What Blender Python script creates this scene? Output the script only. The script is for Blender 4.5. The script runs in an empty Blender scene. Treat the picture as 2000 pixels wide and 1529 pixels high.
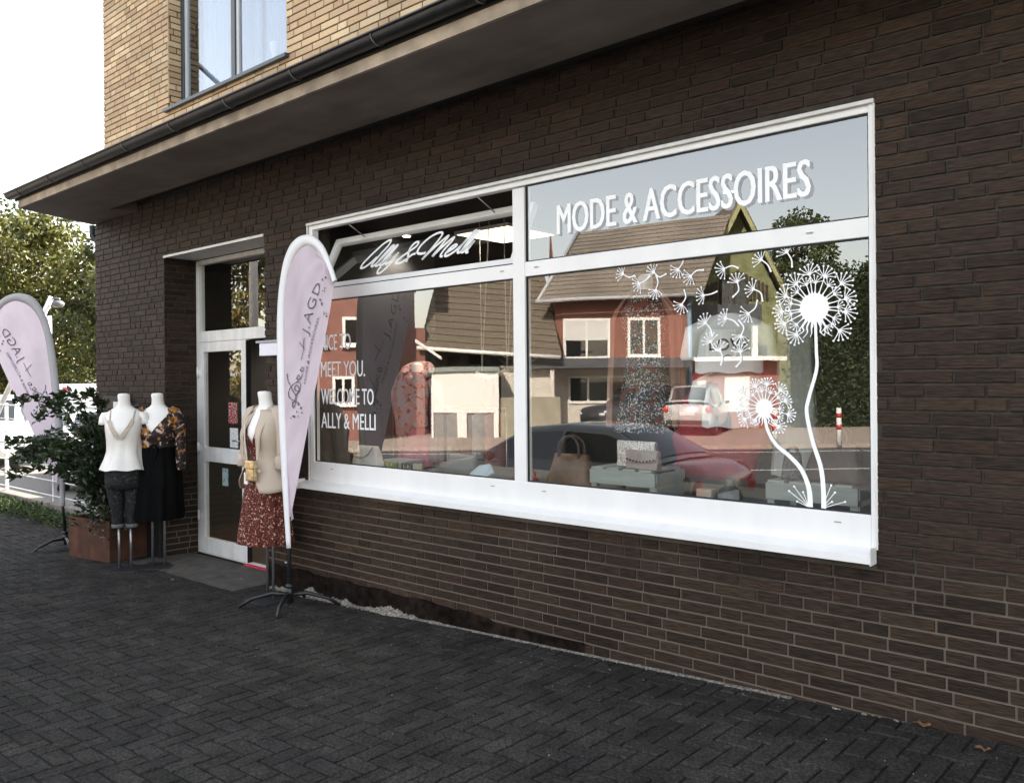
import bpy, math, random
from mathutils import Vector, Matrix, noise
random.seed(7)
rnd = random.random
def U(a, b): return a + (b - a) * rnd()
sc = bpy.context.scene
COL = sc.collection

# ------------------------------------------------------------------ camera
YAW, ROLL, HC, CY = math.radians(41.84), math.radians(0.48), 1.557, -4.18
cd = bpy.data.cameras.new("camera"); cam = bpy.data.objects.new("camera", cd); COL.objects.link(cam)
cd.sensor_width = 36.0; cd.lens = 36.0 * 1660 / 2000; cd.shift_y = -21 / 2000; cd.shift_x = 0
cd.clip_end = 2000; cd.clip_start = 0.05
m = Matrix.Rotation(YAW, 4, 'Z') @ Matrix.Rotation(math.radians(90), 4, 'X') @ Matrix.Rotation(-ROLL, 4, 'Z')
cam.matrix_world = Matrix.Translation((0, CY, HC)) @ m
sc.camera = cam
sc.render.resolution_x, sc.render.resolution_y = 1024, 782
# ------------------------------------------------------------------ light
SUN_EL, SUN_AZ = math.radians(36), math.radians(70)      # azimuth counter-clockwise from +X; the sun stands behind the shop
w = bpy.data.worlds.new("World"); sc.world = w; w.use_nodes = True
nt = w.node_tree; bg = nt.nodes["Background"]
sky = nt.nodes.new("ShaderNodeTexSky"); sky.sky_type = 'NISHITA'; sky.sun_disc = False
sky.sun_elevation = SUN_EL; sky.sun_rotation = math.radians(90) - SUN_AZ
sky.air_density = 1.3; sky.dust_density = 1.5; sky.ozone_density = 1.0
hs = nt.nodes.new("ShaderNodeHueSaturation"); hs.inputs["Saturation"].default_value = .58        # white balance of the shade
nt.links.new(sky.outputs[0], hs.inputs["Color"]); wb = nt.nodes.new("ShaderNodeMix"); wb.data_type = 'RGBA'; wb.blend_type = 'MULTIPLY'; wb.inputs[0].default_value = 1
nt.links.new(hs.outputs[0], wb.inputs[6]); wb.inputs[7].default_value = (1.07, .985, .92, 1)
nt.links.new(wb.outputs[2], bg.inputs[0]); bg.inputs[1].default_value = 0.15
sd = bpy.data.lights.new("sun", 'SUN'); sun = bpy.data.objects.new("sun", sd); COL.objects.link(sun)
sd.energy = 4.6; sd.angle = math.radians(0.6); sd.color = (1.0, 0.93, 0.82)
sv = Vector((math.cos(SUN_EL) * math.cos(SUN_AZ), math.cos(SUN_EL) * math.sin(SUN_AZ), math.sin(SUN_EL)))
sun.rotation_euler = sv.to_track_quat('Z', 'Y').to_euler()
vs = sc.view_settings; vs.view_transform = 'Standard'; vs.look = 'None'; vs.exposure = 2.3; vs.gamma = 1; vs.use_curve_mapping = False
sc.cycles.transparent_max_bounces = 24
sc.cycles.max_bounces = 8
sc.cycles.sample_clamp_indirect = 6

# ------------------------------------------------------------------ materials
MATS = {}
def M(name, c=(.5, .5, .5), rough=.7, var=.15, scale=8., bump=0., bscale=None, metal=0., attr=False, c2=None, stretch=None,
      emit=None, trans=0., spec=.5, coat=0., fac=(.35, .65), detail=6., streak=None):
    """procedural principled material: base colour (or the per-face 'col' attribute) broken up by noise, optional bump"""
    if name in MATS: return MATS[name]
    mt = bpy.data.materials.new(name); mt.use_nodes = True; n = mt.node_tree.nodes; L = mt.node_tree.links
    p = n["Principled BSDF"]; p.inputs["Roughness"].default_value = rough; p.inputs["Metallic"].default_value = metal
    p.inputs["Specular IOR Level"].default_value = spec; p.inputs["Coat Weight"].default_value = coat
    tc = n.new("ShaderNodeTexCoord"); mp = n.new("ShaderNodeMapping"); L.new(tc.outputs["Object"], mp.inputs[0])
    if stretch: mp.inputs["Scale"].default_value = stretch
    nz = n.new("ShaderNodeTexNoise"); nz.inputs["Scale"].default_value = scale; nz.inputs["Detail"].default_value = detail
    L.new(mp.outputs[0], nz.inputs["Vector"])
    cr = n.new("ShaderNodeValToRGB"); cr.color_ramp.elements[0].position, cr.color_ramp.elements[1].position = fac
    if c2 is None:
        cr.color_ramp.elements[0].color = [max(0, x * (1 - var)) for x in c] + [1]
        cr.color_ramp.elements[1].color = [min(1, x * (1 + var)) for x in c] + [1]
    else:
        cr.color_ramp.elements[0].color = list(c) + [1]; cr.color_ramp.elements[1].color = list(c2) + [1]
    L.new(nz.outputs["Fac"], cr.inputs[0]); out = cr.outputs[0]
    if attr:
        at = n.new("ShaderNodeAttribute"); at.attribute_name = "col"
        mx = n.new("ShaderNodeMix"); mx.data_type = 'RGBA'; mx.blend_type = 'MULTIPLY'; mx.inputs[0].default_value = 1
        L.new(at.outputs["Color"], mx.inputs[6]); L.new(out, mx.inputs[7]); out = mx.outputs[2]
    if streak:                                             # (scale vector, low, high) a second, coarser soiling
        mp2 = n.new("ShaderNodeMapping"); mp2.inputs["Scale"].default_value = streak[0]; L.new(tc.outputs["Object"], mp2.inputs[0])
        n2 = n.new("ShaderNodeTexNoise"); n2.inputs["Scale"].default_value = 1; n2.inputs["Detail"].default_value = 5
        L.new(mp2.outputs[0], n2.inputs["Vector"])
        c3 = n.new("ShaderNodeValToRGB"); c3.color_ramp.elements[0].position = .35; c3.color_ramp.elements[1].position = .7
        c3.color_ramp.elements[0].color = [streak[1]] * 3 + [1]; c3.color_ramp.elements[1].color = [streak[2]] * 3 + [1]
        L.new(n2.outputs["Fac"], c3.inputs[0])
        mx = n.new("ShaderNodeMix"); mx.data_type = 'RGBA'; mx.blend_type = 'MULTIPLY'; mx.inputs[0].default_value = 1
        L.new(out, mx.inputs[6]); L.new(c3.outputs[0], mx.inputs[7]); out = mx.outputs[2]
    L.new(out, p.inputs["Base Color"])
    if bump:
        nb = n.new("ShaderNodeTexNoise"); nb.inputs["Scale"].default_value = bscale or scale; nb.inputs["Detail"].default_value = 8
        L.new(mp.outputs[0], nb.inputs["Vector"])
        b = n.new("ShaderNodeBump"); b.inputs["Strength"].default_value = 1; b.inputs["Distance"].default_value = bump
        L.new(nb.outputs["Fac"], b.inputs["Height"]); L.new(b.outputs[0], p.inputs["Normal"])
    if emit: p.inputs["Emission Color"].default_value = list(emit[0]) + [1]; p.inputs["Emission Strength"].default_value = emit[1]
    if trans:                                              # thin translucent sheet (leaves, cloth)
        tl = n.new("ShaderNodeBsdfTranslucent"); L.new(out, tl.inputs["Color"])
        ms = n.new("ShaderNodeMixShader"); ms.inputs[0].default_value = trans
        L.new(p.outputs[0], ms.inputs[1]); L.new(tl.outputs[0], ms.inputs[2]); L.new(ms.outputs[0], n["Material Output"].inputs[0])
    MATS[name] = mt; return mt

def M_print(name, ground, inks, scale=40, rough=.75, kind='VORONOI', thresh=.3):
    """printed cloth: blotches of ink colours on a ground colour"""
    if name in MATS: return MATS[name]
    mt = bpy.data.materials.new(name); mt.use_nodes = True; n = mt.node_tree.nodes; L = mt.node_tree.links
    p = n["Principled BSDF"]; p.inputs["Roughness"].default_value = rough; p.inputs["Specular IOR Level"].default_value = .25
    tc = n.new("ShaderNodeTexCoord"); last = None
    rgb = n.new("ShaderNodeRGB"); rgb.outputs[0].default_value = list(ground) + [1]; last = rgb.outputs[0]
    for i, (c, s, t) in enumerate(inks):
        nz = n.new("ShaderNodeTexNoise"); nz.inputs["Scale"].default_value = scale * s; nz.inputs["Detail"].default_value = 2.5
        nz.inputs["Distortion"].default_value = .8
        mp = n.new("ShaderNodeMapping"); mp.inputs["Location"].default_value = (3.1 * i, 1.7 * i, 5.3 * i)
        L.new(tc.outputs["Object"], mp.inputs[0]); L.new(mp.outputs[0], nz.inputs["Vector"])
        cr = n.new("ShaderNodeValToRGB"); cr.color_ramp.interpolation = 'LINEAR'
        cr.color_ramp.elements[0].position = t; cr.color_ramp.elements[1].position = t + .03
        L.new(nz.outputs["Fac"], cr.inputs[0])
        mx = n.new("ShaderNodeMix"); mx.data_type = 'RGBA'; L.new(cr.outputs[0], mx.inputs[0]); L.new(last, mx.inputs[6])
        mx.inputs[7].default_value = list(c) + [1]; last = mx.outputs[2]
    L.new(last, p.inputs["Base Color"])
    MATS[name] = mt; return mt

def M_glass(name, refl=.16, tint=(.93, .95, .94), rough=0.0, power=3.2, wav=0.0):
    """window pane: seen through, with the mirror reflection of coated double glazing"""
    if name in MATS: return MATS[name]
    mt = bpy.data.materials.new(name); mt.use_nodes = True; n = mt.node_tree.nodes; L = mt.node_tree.links
    n.remove(n["Principled BSDF"])
    t = n.new("ShaderNodeBsdfTransparent"); t.inputs[0].default_value = list(tint) + [1]
    g = n.new("ShaderNodeBsdfGlossy"); g.inputs["Roughness"].default_value = rough
    lw = n.new("ShaderNodeLayerWeight"); lw.inputs[0].default_value = .5
    pw = n.new("ShaderNodeMath"); pw.operation = 'POWER'; pw.inputs[1].default_value = power; L.new(lw.outputs["Facing"], pw.inputs[0])
    mr = n.new("ShaderNodeMapRange"); mr.inputs[3].default_value = refl; mr.inputs[4].default_value = 1.0; L.new(pw.outputs[0], mr.inputs[0])
    ms = n.new("ShaderNodeMixShader"); L.new(mr.outputs[0], ms.inputs[0]); L.new(t.outputs[0], ms.inputs[1]); L.new(g.outputs[0], ms.inputs[2])
    if wav:
        tc = n.new("ShaderNodeTexCoord"); nz = n.new("ShaderNodeTexNoise"); nz.inputs["Scale"].default_value = 1.1; nz.inputs["Detail"].default_value = 1
        L.new(tc.outputs["Object"], nz.inputs["Vector"]); b = n.new("ShaderNodeBump"); b.inputs["Distance"].default_value = wav
        L.new(nz.outputs["Fac"], b.inputs["Height"]); L.new(b.outputs[0], g.inputs["Normal"])
    L.new(ms.outputs[0], n["Material Output"].inputs[0]); MATS[name] = mt; return mt

# ------------------------------------------------------------------ mesh builder and scene helpers
class MB:
    def __init__(s): s.v = []; s.f = []; s.c = []; s.m = []; s.sm = []
    def add(s, vs, fs, col=(1, 1, 1), mi=0, smooth=False):
        o = len(s.v); s.v.extend([tuple(x) for x in vs])
        for f in fs: s.f.append(tuple(i + o for i in f)); s.c.append(col); s.m.append(mi); s.sm.append(smooth)
        return s
    def box(s, a, b, **k):
        x0, y0, z0 = a; x1, y1, z1 = b
        return s.add([(x0,y0,z0),(x1,y0,z0),(x1,y1,z0),(x0,y1,z0),(x0,y0,z1),(x1,y0,z1),(x1,y1,z1),(x0,y1,z1)],
                     [(0,3,2,1),(4,5,6,7),(0,1,5,4),(1,2,6,5),(2,3,7,6),(3,0,4,7)], **k)
    def prism(s, pts, d, **k):                             # polygon extruded along vector d
        n = len(pts); a = [Vector(p) for p in pts]; b = [p + Vector(d) for p in a]
        return s.add(a + b, [tuple(range(n - 1, -1, -1)), tuple(range(n, 2 * n))] + [(i, (i+1) % n, n + (i+1) % n, n + i) for i in range(n)], **k)
    def tube(s, pts, r, n=8, cap=True, **k):
        P = [Vector(p) for p in pts]; R = r if isinstance(r, (list, tuple)) else [r] * len(P); vs = []; up = None
        for i, p in enumerate(P):
            t = (P[min(i+1, len(P)-1)] - P[max(i-1, 0)])
            t = t.normalized() if t.length > 1e-9 else Vector((0, 0, 1))
            if up is None: up = Vector((0, 0, 1)) if abs(t.z) < .9 else Vector((1, 0, 0))
            a = t.cross(up)
            if a.length < 1e-6: a = t.orthogonal()
            a.normalize(); b = a.cross(t).normalized(); up = b
            for j in range(n):
                th = 2 * math.pi * j / n; vs.append(p + (a * math.cos(th) + b * math.sin(th)) * R[i])
        fs = [(i*n+j, i*n+(j+1) % n, (i+1)*n+(j+1) % n, (i+1)*n+j) for i in range(len(P)-1) for j in range(n)]
        if cap: fs += [tuple(range(n-1, -1, -1)), tuple((len(P)-1)*n + j for j in range(n))]
        k.setdefault('smooth', n > 5)
        return s.add(vs, fs, **k)
    def loft(s, rings, closed=True, cap0=False, cap1=False, **k):
        n = len(rings[0]); vs = [p for r in rings for p in r]; fs = []
        for i in range(len(rings) - 1):
            for j in range(n if closed else n - 1):
                fs.append((i*n+j, i*n+(j+1) % n, (i+1)*n+(j+1) % n, (i+1)*n+j))
        if cap0: fs.append(tuple(range(n-1, -1, -1)))
        if cap1: fs.append(tuple((len(rings)-1)*n + j for j in range(n)))
        k.setdefault('smooth', True)
        return s.add(vs, fs, **k)
    def ball(s, c, r, n=10, m=7, **k):
        rr = r if isinstance(r, (tuple, list)) else (r, r, r)
        rings = []
        for i in range(m + 1):
            ph = -math.pi/2 + math.pi * i / m; q = max(math.cos(ph), .001)
            rings.append([(c[0]+rr[0]*q*math.cos(2*math.pi*j/n), c[1]+rr[1]*q*math.sin(2*math.pi*j/n), c[2]+rr[2]*math.sin(ph)) for j in range(n)])
        return s.loft(rings, **k)
    def xf(s, mat):
        s.v = [tuple(mat @ Vector(p)) for p in s.v]; return s
    def build(s, name, mats, parent=None, loc=None, bevel=0):
        me = bpy.data.meshes.new(name); me.from_pydata(s.v, [], s.f)
        for q in (mats if isinstance(mats, (list, tuple)) else [mats]): me.materials.append(q)
        me.polygons.foreach_set("material_index", s.m); me.polygons.foreach_set("use_smooth", s.sm)
        if any(c != (1, 1, 1) for c in s.c):
            ca = me.color_attributes.new("col", 'FLOAT_COLOR', 'CORNER'); dat = []
            for p, c in zip(me.polygons, s.c): dat.extend((c[0], c[1], c[2], 1.0) * p.loop_total)
            ca.data.foreach_set("color", dat)
        elif any(getattr(q, 'name', '') in ATTR for q in me.materials):
            ca = me.color_attributes.new("col", 'FLOAT_COLOR', 'CORNER'); ca.data.foreach_set("color", [1.0] * (4 * len(me.loops)))
        me.update(); o = bpy.data.objects.new(name, me); COL.objects.link(o)
        if parent is not None: o.parent = parent
        if loc: o.location = loc
        if bevel:
            b = o.modifiers.new("bevel", 'BEVEL'); b.width = bevel; b.segments = 2; b.limit_method = 'ANGLE'
        return o
ATTR = set()
def tag(o, label=None, cat=None, group=None, kind=None):
    if label: o["label"] = label
    if cat: o["category"] = cat
    if group: o["group"] = group
    if kind: o["kind"] = kind
    return o
def thing(name, label, cat, loc=(0, 0, 0), rz=0, group=None):
    o = bpy.data.objects.new(name, None); COL.objects.link(o); o.location = loc; o.rotation_euler = (0, 0, rz); o.empty_display_size = .1
    return tag(o, label, cat, group)
def children(o): return [c for c in bpy.data.objects if c.parent == o]
def copy_tree(o, parent=None):
    kids = children(o)
    c = o.copy(); COL.objects.link(c)
    if parent is not None: c.parent = parent
    for ch in kids: copy_tree(ch, c)
    return c
def recalc(o):
    import bmesh
    bm = bmesh.new(); bm.from_mesh(o.data); bmesh.ops.recalc_face_normals(bm, faces=bm.faces); bm.to_mesh(o.data); bm.free(); return o
def catmull(P, k=6, closed=False):
    P = [Vector(p) for p in P]; out = []; n = len(P)
    for i in range(n if closed else n - 1):
        if closed: p0, p1, p2, p3 = P[(i-1) % n], P[i], P[(i+1) % n], P[(i+2) % n]
        else: p0, p1, p2, p3 = P[max(i-1, 0)], P[i], P[i+1], P[min(i+2, n-1)]
        for j in range(k):
            t = j / k; out.append(.5 * ((2*p1) + (p2-p0)*t + (2*p0-5*p1+4*p2-p3)*t*t + (3*p1-p0-3*p2+p3)*t*t*t))
    if not closed: out.append(P[-1])
    return out
def ribbon(mb, pts, w0, w1=None, y=0, th=.0015, **k):
    """flat stroke of varying width in the XZ plane, thin slab"""
    w1 = w0 if w1 is None else w1; n = len(pts); Lf = []; Rt = []
    for i, p in enumerate(pts):
        a = pts[max(i-1, 0)]; b = pts[min(i+1, n-1)]; t = Vector((b[0]-a[0], b[1]-a[1]))
        if t.length < 1e-9: t = Vector((1, 0))
        t.normalize(); ww = w0 + (w1 - w0) * i / (n - 1); nx, nz = -t.y * ww / 2, t.x * ww / 2
        Lf.append((p[0]+nx, p[1]+nz)); Rt.append((p[0]-nx, p[1]-nz))
    vs = []
    for l, r in zip(Lf, Rt): vs += [(l[0], y, l[1]), (r[0], y, r[1]), (l[0], y+th, l[1]), (r[0], y+th, r[1])]
    fs = []
    for i in range(n - 1):
        a = i * 4; b = a + 4; fs += [(a, a+1, b+1, b), (a+2, b+2, b+3, a+3), (a, b, b+2, a+2), (a+1, a+3, b+3, b+1)]
    mb.add(vs, fs, **k)
def disc(mb, x, z, r, y=0, th=.0015, n=14, **k):
    mb.prism([(x + r*math.cos(2*math.pi*i/n), y, z + r*math.sin(2*math.pi*i/n)) for i in range(n)], (0, th, 0), **k)
def text_pts(s, bold=0.0, space=1.0):
    """text as a filled mesh, normalised so that the cap height is 1 and x starts at 0"""
    c = bpy.data.curves.new("txt", 'FONT'); c.body = s; c.size = 1; c.offset = bold; c.space_character = space; c.resolution_u = 3
    o = bpy.data.objects.new("txt", c); COL.objects.link(o)
    dg = bpy.context.evaluated_depsgraph_get(); me = bpy.data.meshes.new_from_object(o.evaluated_get(dg))
    vs = [v.co.copy() for v in me.vertices]; fs = [tuple(p.vertices) for p in me.polygons]
    bpy.data.objects.remove(o); bpy.data.curves.remove(c); bpy.data.meshes.remove(me)
    x0 = min(v.x for v in vs); x1 = max(v.x for v in vs)
    return [((v.x - x0) / (x1 - x0), v.y / .69) for v in vs], fs
def put_text(mb, s, x0, x1, z0, h0, h1=None, y=0, bold=0.0, space=1.0, back=False, ang=None, **k):
    """text between x0 and x1 on the XZ plane, standing on z0, cap height h0"""
    vs, fs = text_pts(s, bold, space)
    pts = [(x0 + (x1 - x0) * a, y, z0 + h0 * b) for a, b in vs]
    mb.add(pts, fs, **k)
    if back: mb.add([(p[0], p[1] + back, p[2]) for p in pts], [tuple(reversed(f)) for f in fs], **k)

white_pvc = M("white_pvc", (.82, .81, .79), .35, .03, 3, spec=.5, streak=((7, 7, .6), .95, 1.0))
dirty_white = M("aged_white_frame", (.76, .745, .71), .45, .06, 6, streak=((12, 12, 1), .84, 1.0))
brown_brick = M("clinker_brick", (1, 1, 1), .62, .62, 60, bump=.006, bscale=70, attr=True, stretch=(.22, .22, 1.9), detail=9, spec=.2, streak=((.5, .5, .7), .78, 1.18))
yellow_brick = M("yellow_brick", (1, 1, 1), .85, .10, 30, bump=.0012, bscale=80, attr=True, streak=((.55, .5, 1.1), .72, 1.05))
mortar_dark = M("grey_mortar", (.085, .075, .065), .95, .3, 25, bump=.002, streak=((.3, .3, 2.2), .55, 1.3))
mortar_yel = M("dark_yellow_mortar", (.10, .07, .045), .95, .3, 25, bump=.002)
paver_m = M("concrete_paver", (1, 1, 1), .9, .60, 75, bump=.004, bscale=110, attr=True, streak=((5, 5, 5), .70, 1.3), spec=.12, fac=(.40, .62), detail=9)
joint_m = M("joint_sand", (.010, .009, .008), .95, .3, 40)
soffit_m = M("concrete_soffit", (.185, .155, .130), .9, .14, 2.5, bump=.002, bscale=30, streak=((1.1, 3.5, 1), .72, 1.12))
fascia_m = M("weathered_beige_fascia", (.38, .30, .22), .85, .25, 7, bump=.001, streak=((1.2, 1, 3), .6, 1.15))
zinc = M("dark_zinc", (.012, .013, .015), .42, .25, 9, metal=.2)
anthracite = M("anthracite_aluminium", (.035, .045, .052), .4, .1, 9)
black_steel = M("black_steel", (.012, .012, .013), .4, .2, 20)
grey_steel = M("brushed_steel", (.33, .33, .34), .35, .1, 30, metal=.8)
bitumen = M("bitumen_plinth", (.012, .008, .006), .9, .6, 14, bump=.006, bscale=30, spec=.08, streak=((2, 2, 6), .5, 1.5))
glass_m = M_glass("shop_glass", .175, wav=.0011)
glass_up = M_glass("upper_glass", .12, tint=(.8, .84, .88))
decal_w = M("white_vinyl", (.93, .93, .93), .5, .01, 5)
decal_s = M("grey_vinyl", (.30, .31, .33), .5, .03, 5)
manq = M("mannequin_white", (.82, .79, .74), .45, .03, 5)
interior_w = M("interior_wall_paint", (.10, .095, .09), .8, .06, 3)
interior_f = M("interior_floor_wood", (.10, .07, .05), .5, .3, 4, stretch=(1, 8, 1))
for q in ("clinker_brick", "yellow_brick", "concrete_paver"): ATTR.add(q)
# ------------------------------------------------------------------ ground
def G(x, y=0):                                             # pavement height: falls to the left, flat at the door
    if x > -5.5: return .0393 * min(x, 6)
    return -.216 - .054 * (1 - math.exp((5.5 + x) / 1.37))
gm = M("soil_and_grass", (.05, .055, .03), .95, .3, 3)
o = MB().box((-400, -400, -.9), (400, 400, -.55)).build("ground", gm); tag(o, kind='structure')
def SF(u, v, z):                                           # street frame: u along the opposite houses, v away from the shop
    return (.7450 * u - .6671 * v, 4.26 - .6671 * u - .7450 * v, z)
asph = M("asphalt", (.055, .054, .052), .9, .25, 60, bump=.002, bscale=120, streak=((.2, .2, .2), .8, 1.2))
mb = MB(); mb.box((-60, -70, -.54), (40, -3.42, -.42)); tag(mb.build("road", asph), kind='structure')
kerb_m = M("kerb_stone", (.16, .155, .145), .9, .15, 20, bump=.002)
mb = MB()
x = -24.0
while x < 6:
    mb.box((x, -3.41, -.55), (x + .985, -3.28, G(x + .5) + .004)); x += 1.0
tag(mb.build("kerb", kerb_m, bevel=.008), kind='structure')
line_m = M("road_paint", (.62, .61, .58), .8, .15, 20)
mb = MB()
for v in (18.4, 23.0):
    a, b = SF(-6, v, -.416), SF(24, v, -.416); c_, d = SF(24, v + .13, -.416), SF(-6, v + .13, -.416)
    mb.add([a, b, c_, d], [(0, 1, 2, 3)])
o = recalc(mb.build("road_marking", line_m)); tag(o, kind='structure')
far_m = M("far_pavement", (.33, .27, .22), .9, .12, 14, bump=.002)
mb = MB(); mb.prism([SF(-40, 24.2, -.5), SF(60, 24.2, -.5), SF(60, 60, -.5), SF(-40, 60, -.5)], (0, 0, .2))
o = recalc(mb.build("far_pavement", far_m)); tag(o, kind='structure')

# herringbone pavement, every paver a bevelled block following the slope
mb = MB(); random.seed(3); A = .1; gp = .0056; ch = .004
def paver(x0, y0, x1, y1):
    t = U(.86, 1.12) * (.052 if rnd() > .1 else .045); col = (t, t * U(.90, .94), t * U(.77, .83)); dz = U(-.0018, .0018)
    tx, ty = U(-.0015, .0015), U(-.0015, .0015); P = []
    for (x, y, k, h) in ((x0,y0,0,-.02),(x1,y0,1,-.02),(x1,y1,2,-.02),(x0,y1,3,-.02)): P.append((x, y, G(x) + h))
    for (x, y, sx, sy) in ((x0,y0,1,1),(x1,y0,-1,1),(x1,y1,-1,-1),(x0,y1,1,-1)): P.append((x, y, G(x) - .005 + dz))
    for (x, y, sx, sy) in ((x0,y0,1,1),(x1,y0,-1,1),(x1,y1,-1,-1),(x0,y1,1,-1)): P.append((x + sx*ch, y + sy*ch, G(x) + dz + sx*tx + sy*ty))
    fs = [(8, 9, 10, 11)]
    for i in range(4):
        j = (i + 1) % 4; fs += [(i, j, 4 + j, 4 + i), (4 + i, 4 + j, 8 + j, 8 + i)]
    mb.add(P, fs, col=col)
for i in range(-172, 12):
    for j in range(-33, 3):
        x, y = i * A, j * A - .013; k = (i - j) % 4
        if x > .9: continue
        if k == 0: X0, Y0, X1, Y1 = x, y, x + 2*A, y + A
        elif k == 3: X0, Y0, X1, Y1 = x, y, x + A, y + 2*A
        else: continue
        X0 += gp; Y0 += gp; X1 -= gp; Y1 -= gp
        lim = -.004 if -10.32 < X1 else .26
        if Y0 >= lim - .01 or Y0 < -3.29: continue
        Y1 = min(Y1, lim); 
        if -9.1 < X1 and X0 < -6.0 and Y1 > -.30 and X1 > -8.75 and X0 < -6.75: 
            if Y0 > -.32: continue
            Y1 = min(Y1, -.302)
        if Y1 - Y0 < .012: continue
        paver(X0, Y0, X1, Y1)
tag(mb.build("pavement", paver_m), kind='structure')
mb = MB(); xs = [-24 + i * .5 for i in range(60)]
mb.loft([[(x, -3.29, G(x) - .010), (x, .9 if x < -10.3 else .0, G(x) - .010)] for x in xs], closed=False, smooth=False)
tag(recalc(mb.build("pavement_bed", joint_m)), kind='structure')
slab_m = M("old_concrete_slab", (.062, .056, .048), .9, .25, 9, bump=.003, bscale=40)
mb = MB()
for a, b in ((-8.75, -8.02), (-8.01, -7.36), (-7.35, -6.74)):
    mb.add([(a, -.298, G(a)-.02), (b, -.298, G(b)-.02), (b, .3, -.262), (a, .3, -.262), (a, -.298, G(a)+.001), (b, -.298, G(b)+.001), (b, .3, -.243), (a, .3, -.243)],
           [(4,5,6,7),(0,1,5,4),(1,2,6,5),(3,0,4,7)])
tag(mb.build("doorstep_slab", slab_m), kind='structure')

grit_m = M("pale_grit", (.22, .20, .17), .9, .3, 40); random.seed(12); mb = MB()
for i in range(170):
    x = U(-9, -.3); y = -abs(random.gauss(0, 1.1)) - .02
    if y < -3.2: continue
    r = U(.0015, .0042); mb.ball((x, y, G(x) + r * .6 + .001), (r * U(.7, 1.6), r, r * .7), n=5, m=3, smooth=False)
tag(mb.build("grit", grit_m), "tiny pale grit scattered over the dark paving", "grit", kind='stuff')
# ------------------------------------------------------------------ shop building
shop = thing("shop_building", "dark brick shop building with yellow brick upper storey and wide shop window", "building", (0, 0, 0))
def brick_field(mb, u0, u1, z0, z1, holes, place, palette, ch=.0633, L=.25, jt=.012, ztop=None, depth=.012, seed=1, prot=.0016, wild=.22):
    random.seed(seed); nrow = int((z1 - z0) / ch) + 1
    for r in range(nrow):
        za = z0 + r * ch + jt / 2; zb = za + ch - jt
        if za > z1: break
        zb = min(zb, z1); iv = [(u0, u1)]
        for (a, b, c, d) in holes:
            if zb > c + .02 and za < d - .02:
                nv = []
                for (p, q) in iv:
                    if b <= p or a >= q: nv.append((p, q)); continue
                    if a > p: nv.append((p, a))
                    if b < q: nv.append((b, q))
                iv = nv
        u = u0 - U(0, .12) - (L / 2 if r % 2 else 0) + rnd() * .03
        while u < u1:
            l = L / 2 if rnd() < wild else L
            for (p, q) in iv:
                a, b = max(u + jt/2, p), min(u + l - jt/2, q)
                if b - a > .02:
                    k = palette[int(rnd() * len(palette))]; t = U(.86, 1.16); col = tuple(x * t for x in k)
                    d = -U(0, prot); j = U(-.0012, .0012); e = .0025
                    P = [place(a, za, depth), place(b, za, depth), place(b, zb, depth), place(a, zb, depth),
                         place(a, za, .002+d), place(b, za, .002+d), place(b, zb, .002+d), place(a, zb, .002+d),
                         place(a+e, za+e, d+j), place(b-e, za+e, d-j), place(b-e, zb-e, d-j), place(a+e, zb-e, d+j)]
                    fs = [(8, 9, 10, 11)]
                    for i in range(4):
                        n_ = (i+1) % 4; fs += [(i, n_, 4+n_, 4+i), (4+i, 4+n_, 8+n_, 8+i)]
                    mb.add(P, fs, col=col)
            u += l
front = lambda u, z, d: (u, d, z)
brown_pal = [tuple(q * k for q, k in zip(p, (.95, .78, .64))) for p in [(.058,.043,.034),(.052,.038,.030),(.062,.046,.036),(.048,.035,.028),(.044,.034,.028),(.056,.039,.030),(.052,.040,.033),(.064,.049,.038),(.036,.028,.023)]]
yel_pal = [(.56,.40,.23),(.52,.36,.20),(.60,.44,.26),(.49,.33,.19),(.55,.38,.23),(.62,.47,.29)]
WX0, WX1, WZ0, WZ1 = -6.04, -1.413, .665, 2.885
DX0, DX1, DZ1 = -8.59, -6.70, 2.868
mb = MB()
brick_field(mb, -10.30, 2.6, -.5, 3.60, [(WX0, WX1, WZ0, WZ1), (DX0, DX1, -9, DZ1)], front, brown_pal, seed=11)
brick_field(mb, .0, .36, -.5, 2.87, [], lambda u, z, d: (DX0 - d, u, z), brown_pal, seed=12)
brick_field(mb, .0, .36, -.5, 2.87, [], lambda u, z, d: (DX1 + d, .36 - u, z), brown_pal, seed=13)
brick_field(mb, 0, 9, -.5, 3.60, [], lambda u, z, d: (-10.30 + d, 9 - u, z), brown_pal, seed=14)
wall = mb.build("ground_floor_wall", brown_brick, shop)
mo = M("clinker_mortar", (.040, .033, .026), .95, .3, 25, bump=.002)
# the lower courses were repointed with a paler mortar
nt_ = mo.node_tree; n = nt_.nodes; Lk = nt_.links; pr = n["Principled BSDF"]; src = pr.inputs["Base Color"].links[0].from_socket
tcn = n.new("ShaderNodeTexCoord"); sx = n.new("ShaderNodeSeparateXYZ"); Lk.new(tcn.outputs["Object"], sx.inputs[0])
nn = n.new("ShaderNodeTexNoise"); nn.inputs["Scale"].default_value = 1.3; Lk.new(tcn.outputs["Object"], nn.inputs["Vector"])
ad = n.new("ShaderNodeMath"); ad.operation = 'ADD'; Lk.new(sx.outputs["Z"], ad.inputs[0]); Lk.new(nn.outputs["Fac"], ad.inputs[1])
rg = n.new("ShaderNodeMapRange"); rg.inputs[1].default_value = 1.25; rg.inputs[2].default_value = .85; Lk.new(ad.outputs[0], rg.inputs[0])
mx = n.new("ShaderNodeMix"); mx.data_type = 'RGBA'; Lk.new(rg.outputs[0], mx.inputs[0]); Lk.new(src, mx.inputs[6]); mx.inputs[7].default_value = (.145, .117, .090, 1)
Lk.new(mx.outputs[2], pr.inputs["Base Color"])
mb = MB(); md = .0085
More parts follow.
